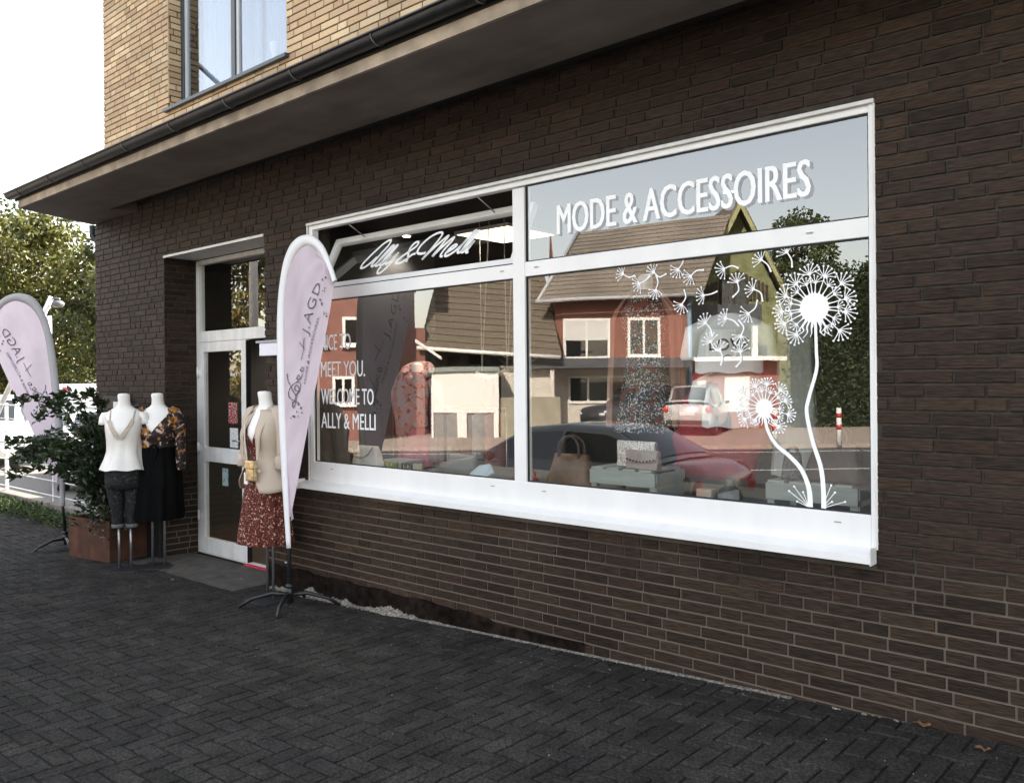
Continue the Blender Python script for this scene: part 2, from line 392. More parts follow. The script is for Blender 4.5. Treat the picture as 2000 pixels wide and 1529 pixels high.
def sheet(x0, x1, z0, z1, y=md, t=.22): mb.box((x0, y, z0), (x1, y + t, z1))
sheet(-10.294, DX0 - .004, -.55, 3.60); sheet(DX0 - .003, DX1 + .003, DZ1 + .003, 3.6); sheet(DX1 + .004, WX0, -.55, 3.6)
sheet(WX0 + .001, WX1 - .001, -.55, WZ0); sheet(WX0 + .001, WX1 - .001, WZ1, 3.6); sheet(WX1, 2.6, -.55, 3.6)
mb.box((DX0 - .3, .227, -.55), (DX0 - .0065, .36, 2.868)); mb.box((DX1 + .0065, .227, -.55), (DX1 + .3, .36, 2.868))
mb.box((-10.294, .227, -.55), (-10.1, 9, 3.6))
mb.build("ground_floor_mortar", mo, shop)
# plinth and mortar crumbs along the foot of the wall
random.seed(5); mb = MB(); top = []; xs = [-6.70 + i * .06 for i in range(60)]
def ptop(x): return (-.03 if x < -4.4 else -.03 - (x + 4.4) * .05)
rs = []
for x in xs:
    t = ptop(x) + (-.012 if int(x * 4) % 2 else .0) + U(-.003, .003)
    if x > -3.1: t = G(x) + .03 - (x + 3.1) * .08
    rs.append([(x, .004, G(x) - .1), (x, -.004 - U(0, .002), G(x) - .1), (x, -.004 - U(0, .003), G(x) + .07), (x, -.0035, t), (x, .004, t + .002)])
mb.loft(rs, closed=False, smooth=False); recalc(mb.build("plinth", bitumen, shop))
crumb = M("lime_crumbs", (.10, .09, .075), .95, c2=(.34, .30, .25), scale=70, bump=.004, bscale=50, fac=(.42, .66))
mb = MB(); rs = []
for i in range(300):
    x = -6.62 + i * .016; k = 1.0 if x < -4.95 else max(.12, 1 - (x + 4.95) * 1.4)
    nz_ = noise.fractal(Vector((x * 3.1, 0, 0)), .8, 2, 5); h = max(.006, (.026 + .06 * nz_) * k + U(-.008, .008) * k); dep = .012 + .028 * k * (1 + nz_)
    g = G(x); rs.append([(x, -.003, g + h), (x, -.012 - U(0, .006), g + h * .92), (x, -.012 - dep * .5, g + h * .55 * U(.8, 1.2)), (x, -.012 - dep, g + .002), (x, -.012 - dep, g - .02)])
mb.loft(rs, closed=False, smooth=False)
for i in range(120):
    x = U(-6.6, -4.9); s = U(.003, .009); g = G(x); y = -U(.02, .08); mb.ball((x, y, g + s * .5), (s, s * U(.6, 1), s * .7), n=5, m=3, smooth=False)
for i in range(60):
    x = U(-3.6, -1.3) if i % 3 else U(-9.2, -6.9); s = U(.006, .02) ; g = G(x); mb.ball((x, -.01 - U(0, .02), g + .003), (s, s * .5, s * .35), n=5, m=3, smooth=False)
recalc(mb.build("lime_crumb_strip", crumb, shop))

# upper storey
UX0, UX1, UZ0, UZ1 = -8.46, -6.32, 4.40, 6.35
mb = MB()
brick_field(mb, -10.03, 2.6, 3.62, 7.6, [(UX0, UX1, UZ0, UZ1)], front, yel_pal, seed=21, wild=.25, prot=.001)
brick_field(mb, 0, .14, 4.40, 6.35, [], lambda u, z, d: (UX0 - d, u, z), yel_pal, seed=22)
brick_field(mb, 0, .14, 4.40, 6.35, [], lambda u, z, d: (UX1 + d, .14 - u, z), yel_pal, seed=23)
brick_field(mb, 0, 9, 3.62, 7.6, [], lambda u, z, d: (-10.03 + d, 9 - u, z), yel_pal, seed=24)
mb.build("upper_wall", yellow_brick, shop)
mb = MB()
sheet(-10.024, UX0 - .007, 3.61, 7.6, t=.133); sheet(UX1 + .007, 2.6, 3.61, 7.6, t=.133); sheet(UX0 - .006, UX1 + .006, 3.61, UZ0 - .003, t=.133); sheet(UX0 - .006, UX1 + .006, UZ1 + .003, 7.6, t=.133)
mb.box((-10.024, .14, 3.61), (-9.9, 9, 7.6)); mb.build("upper_mortar", mortar_yel, shop)
mb = MB(); mb.box((-9.89, .145, 3.62), (UX0 - .1, .3, 7.6)); mb.box((UX1 + .1, .145, 3.62), (2.6, .3, 7.6))
mb.box((-9.89, .31, 7.3), (2.6, 8.9, 7.6)); mb.box((2.61, .0, -.55), (2.8, 9, 7.6)); mb.box((-10.0, 8.91, -.5), (2.6, 9.1, 7.6)); mb.build("inner_masonry", M("rough_masonry", (.2, .19, .17), .9, .1, 4), shop)
roof_m = M("roof_tile_dark", (.06, .045, .04), .8, .2, 8)
mb = MB(); e0, e1 = -10.5, 3.1
mb.prism([(e0, -.5, 7.6), (e0, 4.5, 10.9), (e0, 9.6, 7.6)], (e1 - e0, 0, 0)); recalc(mb.build("roof", roof_m, shop))
# upper window
fr = MB(); y0, y1 = .135, .20
def frame_ring(mb, x0, x1, z0, z1, w, y0, y1, bot=None, top=None, **k):
    b = w if bot is None else bot; t = w if top is None else top
    mb.box((x0, y0, z0), (x0 + w, y1, z1), **k); mb.box((x1 - w, y0, z0), (x1, y1, z1), **k)
    mb.box((x0 + w, y0, z0), (x1 - w, y1, z0 + b), **k); mb.box((x0 + w, y0, z1 - t), (x1 - w, y1, z1), **k)
frame_ring(fr, UX0, UX1, UZ0, UZ1, .055, y0, y1)
xm = -7.43; fr.box((xm - .035, y0, UZ0 + .055), (xm + .035, y1, UZ1 - .055))
wf = fr.build("upper_window", anthracite, shop, bevel=.004)
grey_al = M("light_grey_sash", (.42, .43, .44), .4, .04, 5)
for (a, b) in ((UX0 + .057, xm - .037), (xm + .037, UX1 - .057)):
    s = MB(); frame_ring(s, a, b, UZ0 + .057, UZ1 - .057, .045, .15, .19); s.build("sash", grey_al, wf, bevel=.003)
    g = MB(); g.box((a + .044, .168, UZ0 + .1), (b - .044, .172, UZ1 - .1)); g.build("pane", glass_up, wf)
s = MB(); s.add([(UX0 - .05, -.045, UZ0 - .02), (UX1 + .04, -.045, UZ0 - .02), (UX1 + .04, .135, UZ0 + .005), (UX0 - .05, .135, UZ0 + .005), (UX0 - .05, -.045, UZ0 - .05), (UX1 + .04, -.045, UZ0 - .05), (UX1 + .04, -.005, UZ0 - .05), (UX0 - .05, -.005, UZ0 - .05)],
           [(0,1,2,3),(0,4,5,1),(4,7,6,5),(0,3,7,4),(1,5,6,2)]); s.build("sill", anthracite, wf)
curt = M("sheer_curtain", (.40, .46, .53), .8, .05, 5)
s = MB(); rs = []
for i in range(181):
    x = UX0 + .05 + i * (1.13 / 180); yy = .36 + .014 * math.sin(i * .9) + .01 * math.sin(i * .37); rs.append([(x, yy, UZ0 + .02), (x, yy, UZ1)])
s.loft(rs, closed=False); s.build("curtain", curt, wf)
s = MB(); rs = []
for i in range(160):
    x = xm + .12 + i * (1.0 / 159); yy = .42 + .012 * math.sin(i * .7); rs.append([(x, yy, UZ0 + .02), (x, yy, UZ1)])
s.loft(rs, closed=False); s.build("blind", M("pale_blue_blind", (.33, .39, .46), .8, .04, 3), wf)
vz = [(.002,0),(.05,.0),(.06,.02),(.035,.07),(.02,.10),(.03,.15),(.045,.20),(.048,.25),(.03,.25)]
s = MB(); s.loft([[(-6.95 + r*math.cos(t*math.pi/8), .29 + r*math.sin(t*math.pi/8), UZ0 + .05 + z*1.15) for t in range(16)] for r, z in vz])
tag(s.build("vase", manq), "white waisted vase standing behind the upper floor window", "vase")

# canopy
cx0f, cx0b, cx1 = -9.86, -10.29, 2.9
s = MB(); s.prism([(cx0f, -.93, 3.425), (cx1, -.93, 3.425), (cx1, -.27, 3.425), (-9.26, -.27, 3.425), (-9.17, -.012, 3.425), (cx0b, -.012, 3.425)], (0, 0, .09))
can = s.build("canopy", soffit_m, shop); recalc(can)
s = MB(); s.box((-9.3, -.27, 3.516), (cx1, -.012, 3.58)); s.build("canopy_recess", M("shade_dark_recess", (.03, .026, .022), .95, .2, 5), can)  # recess ceiling coloured near black to carry the shadow of the gap
s = MB(); s.prism([(cx0f - .02, -.955, 3.424), (cx1, -.955, 3.424), (cx1, -.955, 3.50), (cx0f - .02, -.955, 3.50)], (0, .024, 0))
s.prism([(cx0f - .018, -.955, 3.424), (cx0b - .02, -.012, 3.424), (cx0b - .02, -.012, 3.50), (cx0f - .018, -.955, 3.50)], (.017, 0, 0)); recalc(s.build("fascia", fascia_m, can))
s = MB(); s.prism([(cx0f - .06, -.97, 3.505), (cx1, -.97, 3.505), (cx1, -.015, 3.60), (cx0b - .05, -.015, 3.60)], (0, 0, .02)); recalc(s.build("canopy_sheet", zinc, can))
s = MB(); rs = []
for k in range(9):
    a = math.pi * k / 8; rs.append([(xx, -1.01 - .055 * math.cos(a), 3.563 - .052 * math.sin(a)) for xx in (cx0f - .10, cx1)])
for k in range(8, -1, -1):
    a = math.pi * k / 8; rs.append([(xx, -1.01 - .051 * math.cos(a), 3.565 - .047 * math.sin(a)) for xx in (cx0f - .10, cx1)])
s.loft(rs, closed=False); s.tube([(cx0f - .10, -1.072, 3.567), (cx1, -1.072, 3.567)], .008)
s.prism([(cx0f - .104, -1.01 - .055 * math.cos(math.pi * k / 8), 3.563 - .052 * math.sin(math.pi * k / 8)) for k in range(9)], (.006, 0, 0))
s.box((cx0f - .09, -.966, 3.502), (cx1, -.957, 3.565)); gut = s.build("gutter", zinc, can); recalc(gut)
x = -9.6
while x < 2:
    s = MB(); s.tube([(x, -1.078, 3.573)] + [(x, -1.01 - .058 * math.cos(math.pi * k / 8), 3.563 - .056 * math.sin(math.pi * k / 8)) for k in range(8)] + [(x, -.95, 3.55)], .0045, 6)
    s.build("gutter_bracket", M("bracket_grey", (.12, .12, .12), .5, .1, 9), can); x += .82
s = MB(); s.tube([(-10.50, .06, 3.45), (-10.50, .06, 3.33), (-10.42, .12, 3.22), (-10.38, .16, -.3)], .045, 10); s.build("downpipe", zinc, can)

# ------------------------------------------------------------------ shop window
def rail(mb, x0, x1, z0, z1, y0=.012, y1=.075): mb.box((x0, y0, z0), (x1, y1, z1))
s = MB()
rail(s, WX0, WX0 + .055, .735, 2.87); rail(s, WX1 - .03, WX1, .735, 2.87, .009)
rail(s, -3.737, -3.635, .895, 2.82, .010)
rail(s, WX0 + .055, WX1 - .03, .735, .897, .008); rail(s, WX0 + .055, WX1 - .03, 2.832, 2.87, .014)
rail(s, WX0 + .055, -3.737, 2.232, 2.326, .013); rail(s, -3.635, WX1 - .03, 2.235, 2.330, .013)
shopw = s.build("shop_window", white_pvc, shop, bevel=.004)
s = MB(); s.box((WX0 - .004, -.012, 2.868), (WX1 + .004, .0115, 2.888)); s.box((WX0, .0118, 2.8705), (WX1, .1, 2.888)); s.build("head_trim", dirty_white, shopw, bevel=.002)
s = MB(); s.box((WX0 - .006, -.004, .735), (WX0 + .006, .0085, 2.867)); s.build("side_trim", dirty_white, shopw, bevel=.002); s = MB(); s.box((WX1 - .004, -.004, .735), (WX1 + .006, .0085, 2.867)); s.build("side_trim", dirty_white, shopw, bevel=.002)
s = MB(); sx0, sx1 = WX0 - .055, WX1 - .008
s.add([(sx0, -.075, .715), (sx1, -.075, .715), (sx1, .0075, .738), (sx0, .0075, .738), (sx0, -.075, .675), (sx1, -.075, .675), (sx1, .0075, .672), (sx0, .0075, .672)],
      [(0,1,2,3),(0,4,5,1),(4,7,6,5),(0,3,7,4),(1,5,6,2)])
s.box((sx0 - .004, -.08, .668), (sx0, .007, .75)); s.box((sx1, -.08, .668), (sx1 + .004, .007, .75)); s.build("window_sill", white_pvc, shopw, bevel=.003)
for (x, z) in ((-5.75, .845), (-3.95, .845), (-3.5, .845), (-1.62, .845), (-3.55, 2.285), (-1.75, 2.285), (-3.85, 2.285)): s = MB(); s.box((x, .0062, z), (x + .035, .0078, z + .006)); s.build("drain_slot_cap", M("slot_grey", (.3, .3, .29), .6, .05, 5), shopw)
s = MB(); gk = M("black_gasket", (.008, .008, .008), .6, .05, 5)
def gasket(x0, x1, z0, z1, y=.026): frame_ring(s, x0, x1, z0, z1, .009, y, y + .012)
gasket(-3.636, WX1 - .029, 2.329, 2.833); gasket(-3.636, WX1 - .029, .896, 2.236); gasket(WX0 + .054, -3.736, .896, 2.233); s.build("gasket", gk, shopw)
for (x0, x1, z0, z1) in ((-3.63, WX1 - .034, 2.334, 2.828), (-3.63, WX1 - .034, .90, 2.231), (WX0 + .059, -3.741, .90, 2.228)):
    s = MB(); s.add([(x0, .034, z0), (x1, .034, z0), (x1, .034, z1), (x0, .034, z1)], [(0, 1, 2, 3)]); s.build("pane", glass_m, shopw)
# tilted fanlight sash (bottom hung, top leaning in)
tilt = Matrix.Translation((0, .03, 2.33)) @ Matrix.Rotation(math.radians(-26), 4, 'X')
s = MB(); a, b = -5.975, -3.745
frame_ring(s, a, b, 0, .50, .052, 0, .05); s.xf(tilt); s.build("fanlight_sash", white_pvc, shopw, bevel=.003)
s = MB(); s.add([(a + .05, .025, .05), (b - .05, .025, .05), (b - .05, .025, .45), (a + .05, .025, .45)], [(0, 1, 2, 3)]); s.xf(tilt); s.build("fanlight_pane", glass_m, shopw)
s = MB(); s.box((a, .0, -.004), (b, .02, .006)); s.xf(Matrix.Translation((0, .016, 2.327))); s.build("fanlight_hinge_rail", gk, shopw)
for x in (-5.55, -4.1):
    s = MB(); s.tube([(x, .06, 2.83), (x + .03, .2, 2.74)], .005); s.build("fanlight_stay", grey_steel, shopw)
# lettering
def dec(name, fn, mat, y=.0325):
    s = MB(); fn(s, y); return s.build(name, mat, shopw)
def fat_text(s, t, x0, x1, z, h, y, dx, n=5):              # heavier strokes: copies a hair apart
    for k in range(n): put_text(s, t, x0 + dx * (k / (n - 1) - .5), x1 + dx * (k / (n - 1) - .5), z, h, y=y - .00012 * k)
dec("lettering_shadow", lambda s, y: fat_text(s, "MODE & ACCESSOIRES", -3.375 + .016, -1.738 + .016, 2.481 - .012, .186, y + .0008, .009), decal_s)
dec("lettering", lambda s, y: fat_text(s, "MODE & ACCESSOIRES", -3.375, -1.738, 2.481, .186, y, .009), decal_w)
for t, x1, z in (("NICE TO", -5.505, 1.822), ("MEET YOU.", -5.325, 1.602), ("WELCOME TO", -5.221, 1.378), ("ALLY & MELLI", -5.200, 1.180)):
    dec("lettering", lambda s, y: fat_text(s, t, -5.905, x1, z, .126, y, .004, 3), decal_w)
ALLY = [[(-0.305, 0.068), (-0.353, 0.025), (-0.414, -0.011), (-0.456, -0.016), (-0.468, -0.002), (-0.455, 0.031), (-0.388, 0.1), (-0.304, 0.173), (-0.245, 0.205), (-0.212, 0.209), (-0.203, 0.193), (-0.222, 0.149), (-0.27, 0.095), (-0.311, 0.039), (-0.334, 0.004), (-0.33, -0.013), (-0.311, -0.016)], [(-0.311, -0.016), (-0.259, 0.026), (-0.2, 0.087), (-0.153, 0.137), (-0.142, 0.15), (-0.153, 0.154), (-0.17, 0.143), (-0.217, 0.089), (-0.265, 0.027), (-0.28, -0.003), (-0.273, -0.017), (-0.256, -0.016)], [(-0.256, -0.016), (-0.201, 0.02), (-0.142, 0.081), (-0.102, 0.131), (-0.094, 0.146), (-0.105, 0.149), (-0.125, 0.134), (-0.171, 0.076), (-0.212, 0.018), (-0.221, -0.007), (-0.215, -0.02), (-0.199, -0.017)], [(-0.199, -0.017), (-0.166, 0.009), (-0.126, 0.064), (-0.155, 0.023), (-0.16, -0.005), (-0.144, -0.012), (-0.109, 0.007), (-0.073, 0.044), (-0.047, 0.079), (-0.081, 0.015), (-0.127, -0.046), (-0.167, -0.079), (-0.202, -0.091), (-0.222, -0.078), (-0.219, -0.048), (-0.199, -0.032)], [(0.093, -0.023), (0.091, 0.019), (0.076, 0.071), (0.084, 0.114), (0.114, 0.142), (0.145, 0.146), (0.155, 0.131), (0.142, 0.107), (0.092, 0.077), (0.02, 0.038), (-0.022, 0.006), (-0.028, -0.012), (-0.009, -0.024), (0.041, -0.017), (0.102, 0.018), (0.132, 0.038), (0.169, 0.041)], [(0.283, 0.035), (0.241, 0.032), (0.197, 0.041), (0.18, 0.064), (0.198, 0.111), (0.259, 0.165), (0.332, 0.194), (0.379, 0.196), (0.399, 0.179), (0.386, 0.142), (0.341, 0.07), (0.299, 0.019), (0.269, -0.021)], [(0.269, -0.021), (0.325, 0.037), (0.398, 0.099), (0.461, 0.147), (0.476, 0.153), (0.469, 0.132), (0.423, 0.061), (0.385, 0.01), (0.378, -0.007)], [(0.378, -0.007), (0.438, 0.052), (0.504, 0.107), (0.541, 0.13), (0.547, 0.125), (0.534, 0.097), (0.488, 0.04), (0.468, 0.001), (0.473, -0.018), (0.495, -0.02)], [(0.52, 0.005), (0.572, 0.031), (0.605, 0.051), (0.599, 0.064), (0.573, 0.061), (0.536, 0.031), (0.514, -0.004), (0.525, -0.022), (0.559, -0.017), (0.611, 0.009)], [(0.611, 0.009), (0.675, 0.066), (0.733, 0.127), (0.762, 0.153), (0.756, 0.159), (0.738, 0.15), (0.69, 0.092), (0.65, 0.029), (0.643, -0.001), (0.657, -0.01), (0.676, -0.001)], [(0.676, -0.001), (0.723, 0.047), (0.771, 0.109), (0.794, 0.145), (0.788, 0.152), (0.771, 0.144), (0.728, 0.087), (0.689, 0.024), (0.684, -0.004), (0.697, -0.012), (0.714, -0.004)], [(0.714, -0.004), (0.751, 0.037), (0.78, 0.074), (0.751, 0.024), (0.733, -0.008), (0.741, -0.019), (0.758, -0.014)]]
s = MB()
for k, st in enumerate(ALLY):
    ribbon(s, catmull([(p[0], p[1], 0) for p in st], 5), .021, .019, y=0, th=.001)
Mx = Matrix.Translation((-5.0 + .1, 0, 2.5 - .02)); 
for i, p in enumerate(s.v):                                # lay the script on the leaning pane
    X, Z = p[0] - 5.02, (p[2] + .12) / math.cos(math.radians(26))
    s.v[i] = tuple(tilt @ Vector((X, .022 + p[1], .065 + Z * .93)))
s.build("script_lettering", M("bright_white_vinyl", (.95, .95, .95), .5, .005, 5), shopw)
# dandelions
random.seed(17); s = MB(); Y = .0325
_lay = [0]
def lay():
    _lay[0] += 1; return .0325 - .0000035 * _lay[0]
def seed_head(x, z, ang, r, n=7, stem=0, w=.0035, curve=0):
    for i in range(n):
        a = ang + math.radians(-75 + 150 * i / (n - 1)); rr = r * U(.85, 1.1); ex, ez = x + rr * math.cos(a), z + rr * math.sin(a)
        ribbon(s, [(x, z), (x + .5*rr*math.cos(a + .08), z + .5*rr*math.sin(a + .08)), (ex, ez)], w * 1.1, w * .8, y=lay(), th=.0008); disc(s, ex, ez, w * 1.25, y=lay(), th=.0008, n=9)
    disc(s, x, z, w * 1.7, y=lay(), th=.0008, n=9)
    if stem:
        sx_, sz_ = x - stem * math.cos(ang + curve), z - stem * math.sin(ang + curve)
        ribbon(s, catmull([(x, z, 0), (x - .55*stem*math.cos(ang), z - .55*stem*math.sin(ang), 0), (sx_, sz_, 0)], 5), w * 1.6, w * 2.2, y=lay(), th=.0008); disc(s, sx_, sz_, w * 1.5, y=lay(), th=.0008, n=9)
def dandelion(cx, cz, rc, R, nr, skip=(), w=.0044, seed=1):
    random.seed(seed); disc(s, cx, cz, rc, y=lay(), th=.0009, n=30)
    for i in range(nr):
        a = math.pi * 2 * i / nr + U(-.06, .06); deg = math.degrees(a) % 360
        ribbon(s, [(cx + rc*.8*math.cos(a), cz + rc*.8*math.sin(a)), (cx + rc*1.35*math.cos(a), cz + rc*1.35*math.sin(a))], w * 3.2, w * .5, y=lay(), th=.0008)
        if 240 < deg < 300: continue
        q = R * (U(.86, 1.0) if i % 2 else U(.60, .72)); q *= .80
        ribbon(s, [(cx + rc*.9*math.cos(a), cz + rc*.9*math.sin(a)), (cx + q*math.cos(a), cz + q*math.sin(a))], w * 1.3, w, y=lay(), th=.0008)
        seed_head(cx + q*math.cos(a), cz + q*math.sin(a), a, R * (.25 if i % 2 else .17), 7 if i % 2 else 6, w=w * (.95 if i % 2 else .8))
    for k in range(6):                                     # sepals
        a = math.radians(238 + k * 12); x0, z0 = cx + rc*.9*math.cos(a), cz + rc*.9*math.sin(a); d = (k - 2.5) * .010
        ribbon(s, catmull([(x0, z0, 0), (x0 + d, z0 - rc*.5, 0), (x0 + d*.8, z0 - rc*.8, 0), (x0 + d*2.4, z0 - rc*(1.1 + .1*(k % 2)), 0)], 5), w * 2.4, w * .6, y=lay(), th=.0008)
dandelion(-1.722, 1.912, .074, .222, 26, seed=3); dandelion(-1.993, 1.403, .046, .165, 22, w=.0042, seed=4)
ribbon(s, catmull([(-1.716, 1.86, 0), (-1.712, 1.70, 0), (-1.712, 1.60, 0), (-1.752, 1.46, 0), (-1.764, 1.38, 0), (-1.735, 1.24, 0), (-1.694, 1.11, 0), (-1.682, 1.0, 0), (-1.681, .905, 0)], 8), .014, .025, y=lay(), th=.0009)
ribbon(s, catmull([(-1.992, 1.37, 0), (-1.975, 1.29, 0), (-1.930, 1.215, 0), (-1.86, 1.16, 0), (-1.80, 1.10, 0), (-1.765, 1.03, 0), (-1.752, .97, 0), (-1.750, .905, 0)], 8), .016, .027, y=lay(), th=.0009)
for cx, k in ((-1.757, -1), (-1.69, 1)):
    for a in (95, 112, 128, 145, 160) if k < 0 else (85, 68, 52, 36, 20):
        r = U(.06, .13); a = math.radians(a); ribbon(s, [(cx, .905), (cx + r*math.cos(a), .905 + r*math.sin(a))], .004, .003, y=lay(), th=.0008); disc(s, cx + r*math.cos(a), .905 + r*math.sin(a), .0055, y=lay(), th=.0008, n=9)
for (x, z, a, cv) in ((-2.875, 2.185, 150, .3), (-2.76, 2.12, 200, .2), (-2.66, 2.175, 140, .5), (-2.50, 2.18, 230, .3), (-2.65, 2.075, 250, .3), (-2.42, 2.135, 215, -.3), (-2.34, 2.02, 185, .1), (-2.215, 2.155, 195, -.3),
                      (-2.14, 2.075, 100, -.5), (-2.045, 2.03, 150, -.4), (-2.0, 2.18, 140, -.2), (-1.86, 2.205, 120, -.2), (-2.48, 1.98, 235, .4), (-2.33, 1.865, 130, -.2), (-2.205, 1.885, 160, -.2), (-2.075, 1.905, 215, .3),
                      (-2.245, 1.715, 110, -.3), (-2.125, 1.70, 95, -.4), (-2.12, 1.79, 250, .5), (-2.30, 1.76, 120, .3)):
    seed_head(x, z, math.radians(a), .052, 7, stem=.080, w=.0038, curve=cv)
s.build("dandelion_decal", decal_w, shopw)

# ------------------------------------------------------------------ door
s = MB(); FY0, FY1 = .35, .42
s.box((DX0 + .001, FY0, -.24), (DX0 + .062, FY1, 2.862)); s.box((DX1 - .062, FY0, -.24), (DX1 - .001, FY1, 2.862))
s.box((DX0 + .062, FY0, 1.992), (DX1 - .062, FY1, 2.105)); s.box((DX0 + .062, FY0, 2.815), (DX1 - .062, FY1, 2.862)); s.box((DX0 + .062, FY0 + .005, -.245), (DX1 - .062, FY1, -.232))
df = s.build("door_frame", dirty_white, shop, bevel=.004)
s = MB(); s.add([(DX0 + .06, .385, 2.10), (DX1 - .06, .385, 2.10), (DX1 - .06, .385, 2.818), (DX0 + .06, .385, 2.818)], [(0,1,2,3)]); s.build("fanlight_pane", glass_m, df)
s = MB(); s.box((DX0, -.012, 2.860), (DX1, -.001, 2.884)); s.box((DX0, -.0005, 2.869), (DX1, .35, 2.884)); s.build("lintel_trim", dirty_white, df, bevel=.002)
s = MB(); lx0, lx1 = DX0 + .064, -7.60
s.box((lx0, .344, -.228), (lx0 + .095, .40, 1.988)); s.box((lx1 - .085, .344, -.228), (lx1, .40, 1.988))
s.box((lx0 + .095, .344, -.228), (lx1 - .085, .40, -.07)); s.box((lx0 + .095, .344, 1.885), (lx1 - .085, .40, 1.988)); s.box((lx0 + .095, .344, .735), (lx1 - .085, .40, .885))
door = s.build("door", dirty_white, shop, bevel=.004); door["label"] = "closed white glazed door leaf"
for (a, b) in ((-.072, .737), (.883, 1.887)):
    s = MB(); s.add([(lx0 + .09, .37, a), (lx1 - .08, .37, a), (lx1 - .08, .37, b), (lx0 + .09, .37, b)], [(0,1,2,3)]); s.build("pane", glass_m, door)
for z in (1.62, .82, .10):
    s = MB(); s.tube([(lx0 - .012, .335, z), (lx0 - .012, .335, z + .11)], .012); s.box((lx0 - .005, .3405, z + .02), (lx0 + .05, .3435, z + .08)); s.build("hinge", white_pvc, door)
s = MB(); s.tube([(lx1 - .04, .343, .98), (lx1 - .04, .29, .98), (lx1 - .15, .285, .98)], .009); s.box((lx1 - .055, .338, .88), (lx1 - .025, .3435, 1.05)); s.build("handle", grey_steel, door)
s = MB(); s.box((lx1 + .001, .346, -.226), (lx1 + .012, .395, 1.98)); s.build("seal", gk, door)
# second leaf stands open into the shop
s = MB(); T = Matrix.Translation((DX1 - .07, .40, 0)) @ Matrix.Rotation(math.radians(-84), 4, 'Z')
s.box((-.85, 0, -.225), (-.765, .05, 1.98)); s.box((-.095, 0, -.225), (0, .05, 1.98)); s.box((-.765, 0, -.225), (-.095, .05, -.07)); s.box((-.765, 0, 1.885), (-.095, .05, 1.98)); s.box((-.765, 0, .735), (-.095, .05, .885)); s.xf(T)
door2 = s.build("door", dirty_white, shop); door2["label"] = "second door leaf standing open into the shop"
s = MB(); s.add([(-.77, .025, -.07), (-.09, .025, -.07), (-.09, .025, .74), (-.77, .025, .74)], [(0,1,2,3)]); s.add([(-.77, .025, .88), (-.09, .025, .88), (-.09, .025, 1.89), (-.77, .025, 1.89)], [(0,1,2,3)]); s.xf(T); s.build("pane", glass_m, door2)
s = MB(); s.box((lx1 + .01, .30, -.242), (DX1 - .065, .344, -.231)); s.build("threshold_strip", M("red_strip", (.62, .03, .08), .5, .1, 9), df)

# shop interior
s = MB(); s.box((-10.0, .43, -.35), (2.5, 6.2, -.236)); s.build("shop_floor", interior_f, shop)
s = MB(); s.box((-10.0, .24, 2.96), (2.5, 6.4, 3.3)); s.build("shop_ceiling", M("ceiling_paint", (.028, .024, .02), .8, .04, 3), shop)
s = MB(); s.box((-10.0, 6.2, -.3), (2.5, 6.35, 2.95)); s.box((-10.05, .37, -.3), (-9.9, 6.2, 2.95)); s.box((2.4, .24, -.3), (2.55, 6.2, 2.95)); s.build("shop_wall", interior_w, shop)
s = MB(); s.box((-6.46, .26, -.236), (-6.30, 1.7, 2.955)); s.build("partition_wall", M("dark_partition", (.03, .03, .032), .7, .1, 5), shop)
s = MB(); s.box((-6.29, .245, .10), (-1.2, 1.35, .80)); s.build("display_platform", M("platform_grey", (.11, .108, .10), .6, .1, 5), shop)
# ------------------------------------------------------------------ beach flags
flag_pink = M("pale_pink_flag_cloth", (.66, .56, .62), .8, .05, 3, trans=.25)
flag_sleeve = M("white_sleeve_cloth", (.78, .77, .77), .8, .03, 4)
flag_sleeve_shade = M("shade_grey_sleeve_cloth", (.36, .35, .36), .8, .03, 4)  # the same white sleeve cloth in grey, its shade put into the colour
print_m = M("grey_flag_print", (.13, .10, .13), .8, .1, 9)
OUT = [(-0.037, 0.405), (-0.075, 0.745), (-0.106, 1.067), (-0.136, 1.473), (-0.145, 1.799), (-0.148, 2.126), (-0.13, 2.369), (-0.091, 2.549), (-0.039, 2.686), (0.04, 2.786), (0.124, 2.832), (0.207, 2.849), (0.3, 2.842), (0.392, 2.807), (0.482, 2.735), (0.55, 2.636), (0.599, 2.544), (0.635, 2.469)]
IN = [(0.013, 0.412), (-0.011, 0.751), (-0.027, 1.072), (-0.05, 1.475), (-0.059, 1.798), (-0.061, 2.122), (-0.051, 2.344), (-0.02, 2.503), (0.024, 2.607), (0.088, 2.693), (0.164, 2.744), (0.233, 2.767), (0.293, 2.764), (0.359, 2.741), (0.43, 2.691), (0.499, 2.615), (0.555, 2.529), (0.591, 2.446)]
EDGE = [(0.016, 0.625), (0.045, 0.736), (0.103, 0.9), (0.203, 1.203), (0.308, 1.52), (0.411, 1.81), (0.511, 2.113), (0.564, 2.282), (0.604, 2.43)]
BEATE = [[(0.019, 1.785), (0.028, 1.73), (0.075, 1.675), (0.112, 1.598), (0.092, 1.521), (0.073, 1.537), (0.122, 1.62), (0.161, 1.696), (0.133, 1.718), (0.085, 1.696), (0.046, 1.642), (0.064, 1.587), (0.149, 1.555)], [(0.103, 1.62), (0.151, 1.652), (0.123, 1.696), (0.104, 1.663), (0.141, 1.642)], [(0.123, 1.718), (0.161, 1.75), (0.134, 1.772), (0.124, 1.74), (0.171, 1.75), (0.19, 1.782)], [(0.171, 1.794), (0.209, 1.825), (0.172, 1.832), (0.162, 1.805), (0.209, 1.804)], [(0.145, 1.892), (0.231, 2.062)], [(0.128, 2.029), (0.211, 1.966)]]
def smooth_xz(P, k=4): return [(p[0], p[1]) for p in catmull([(a, b, 0) for a, b in P], k)]
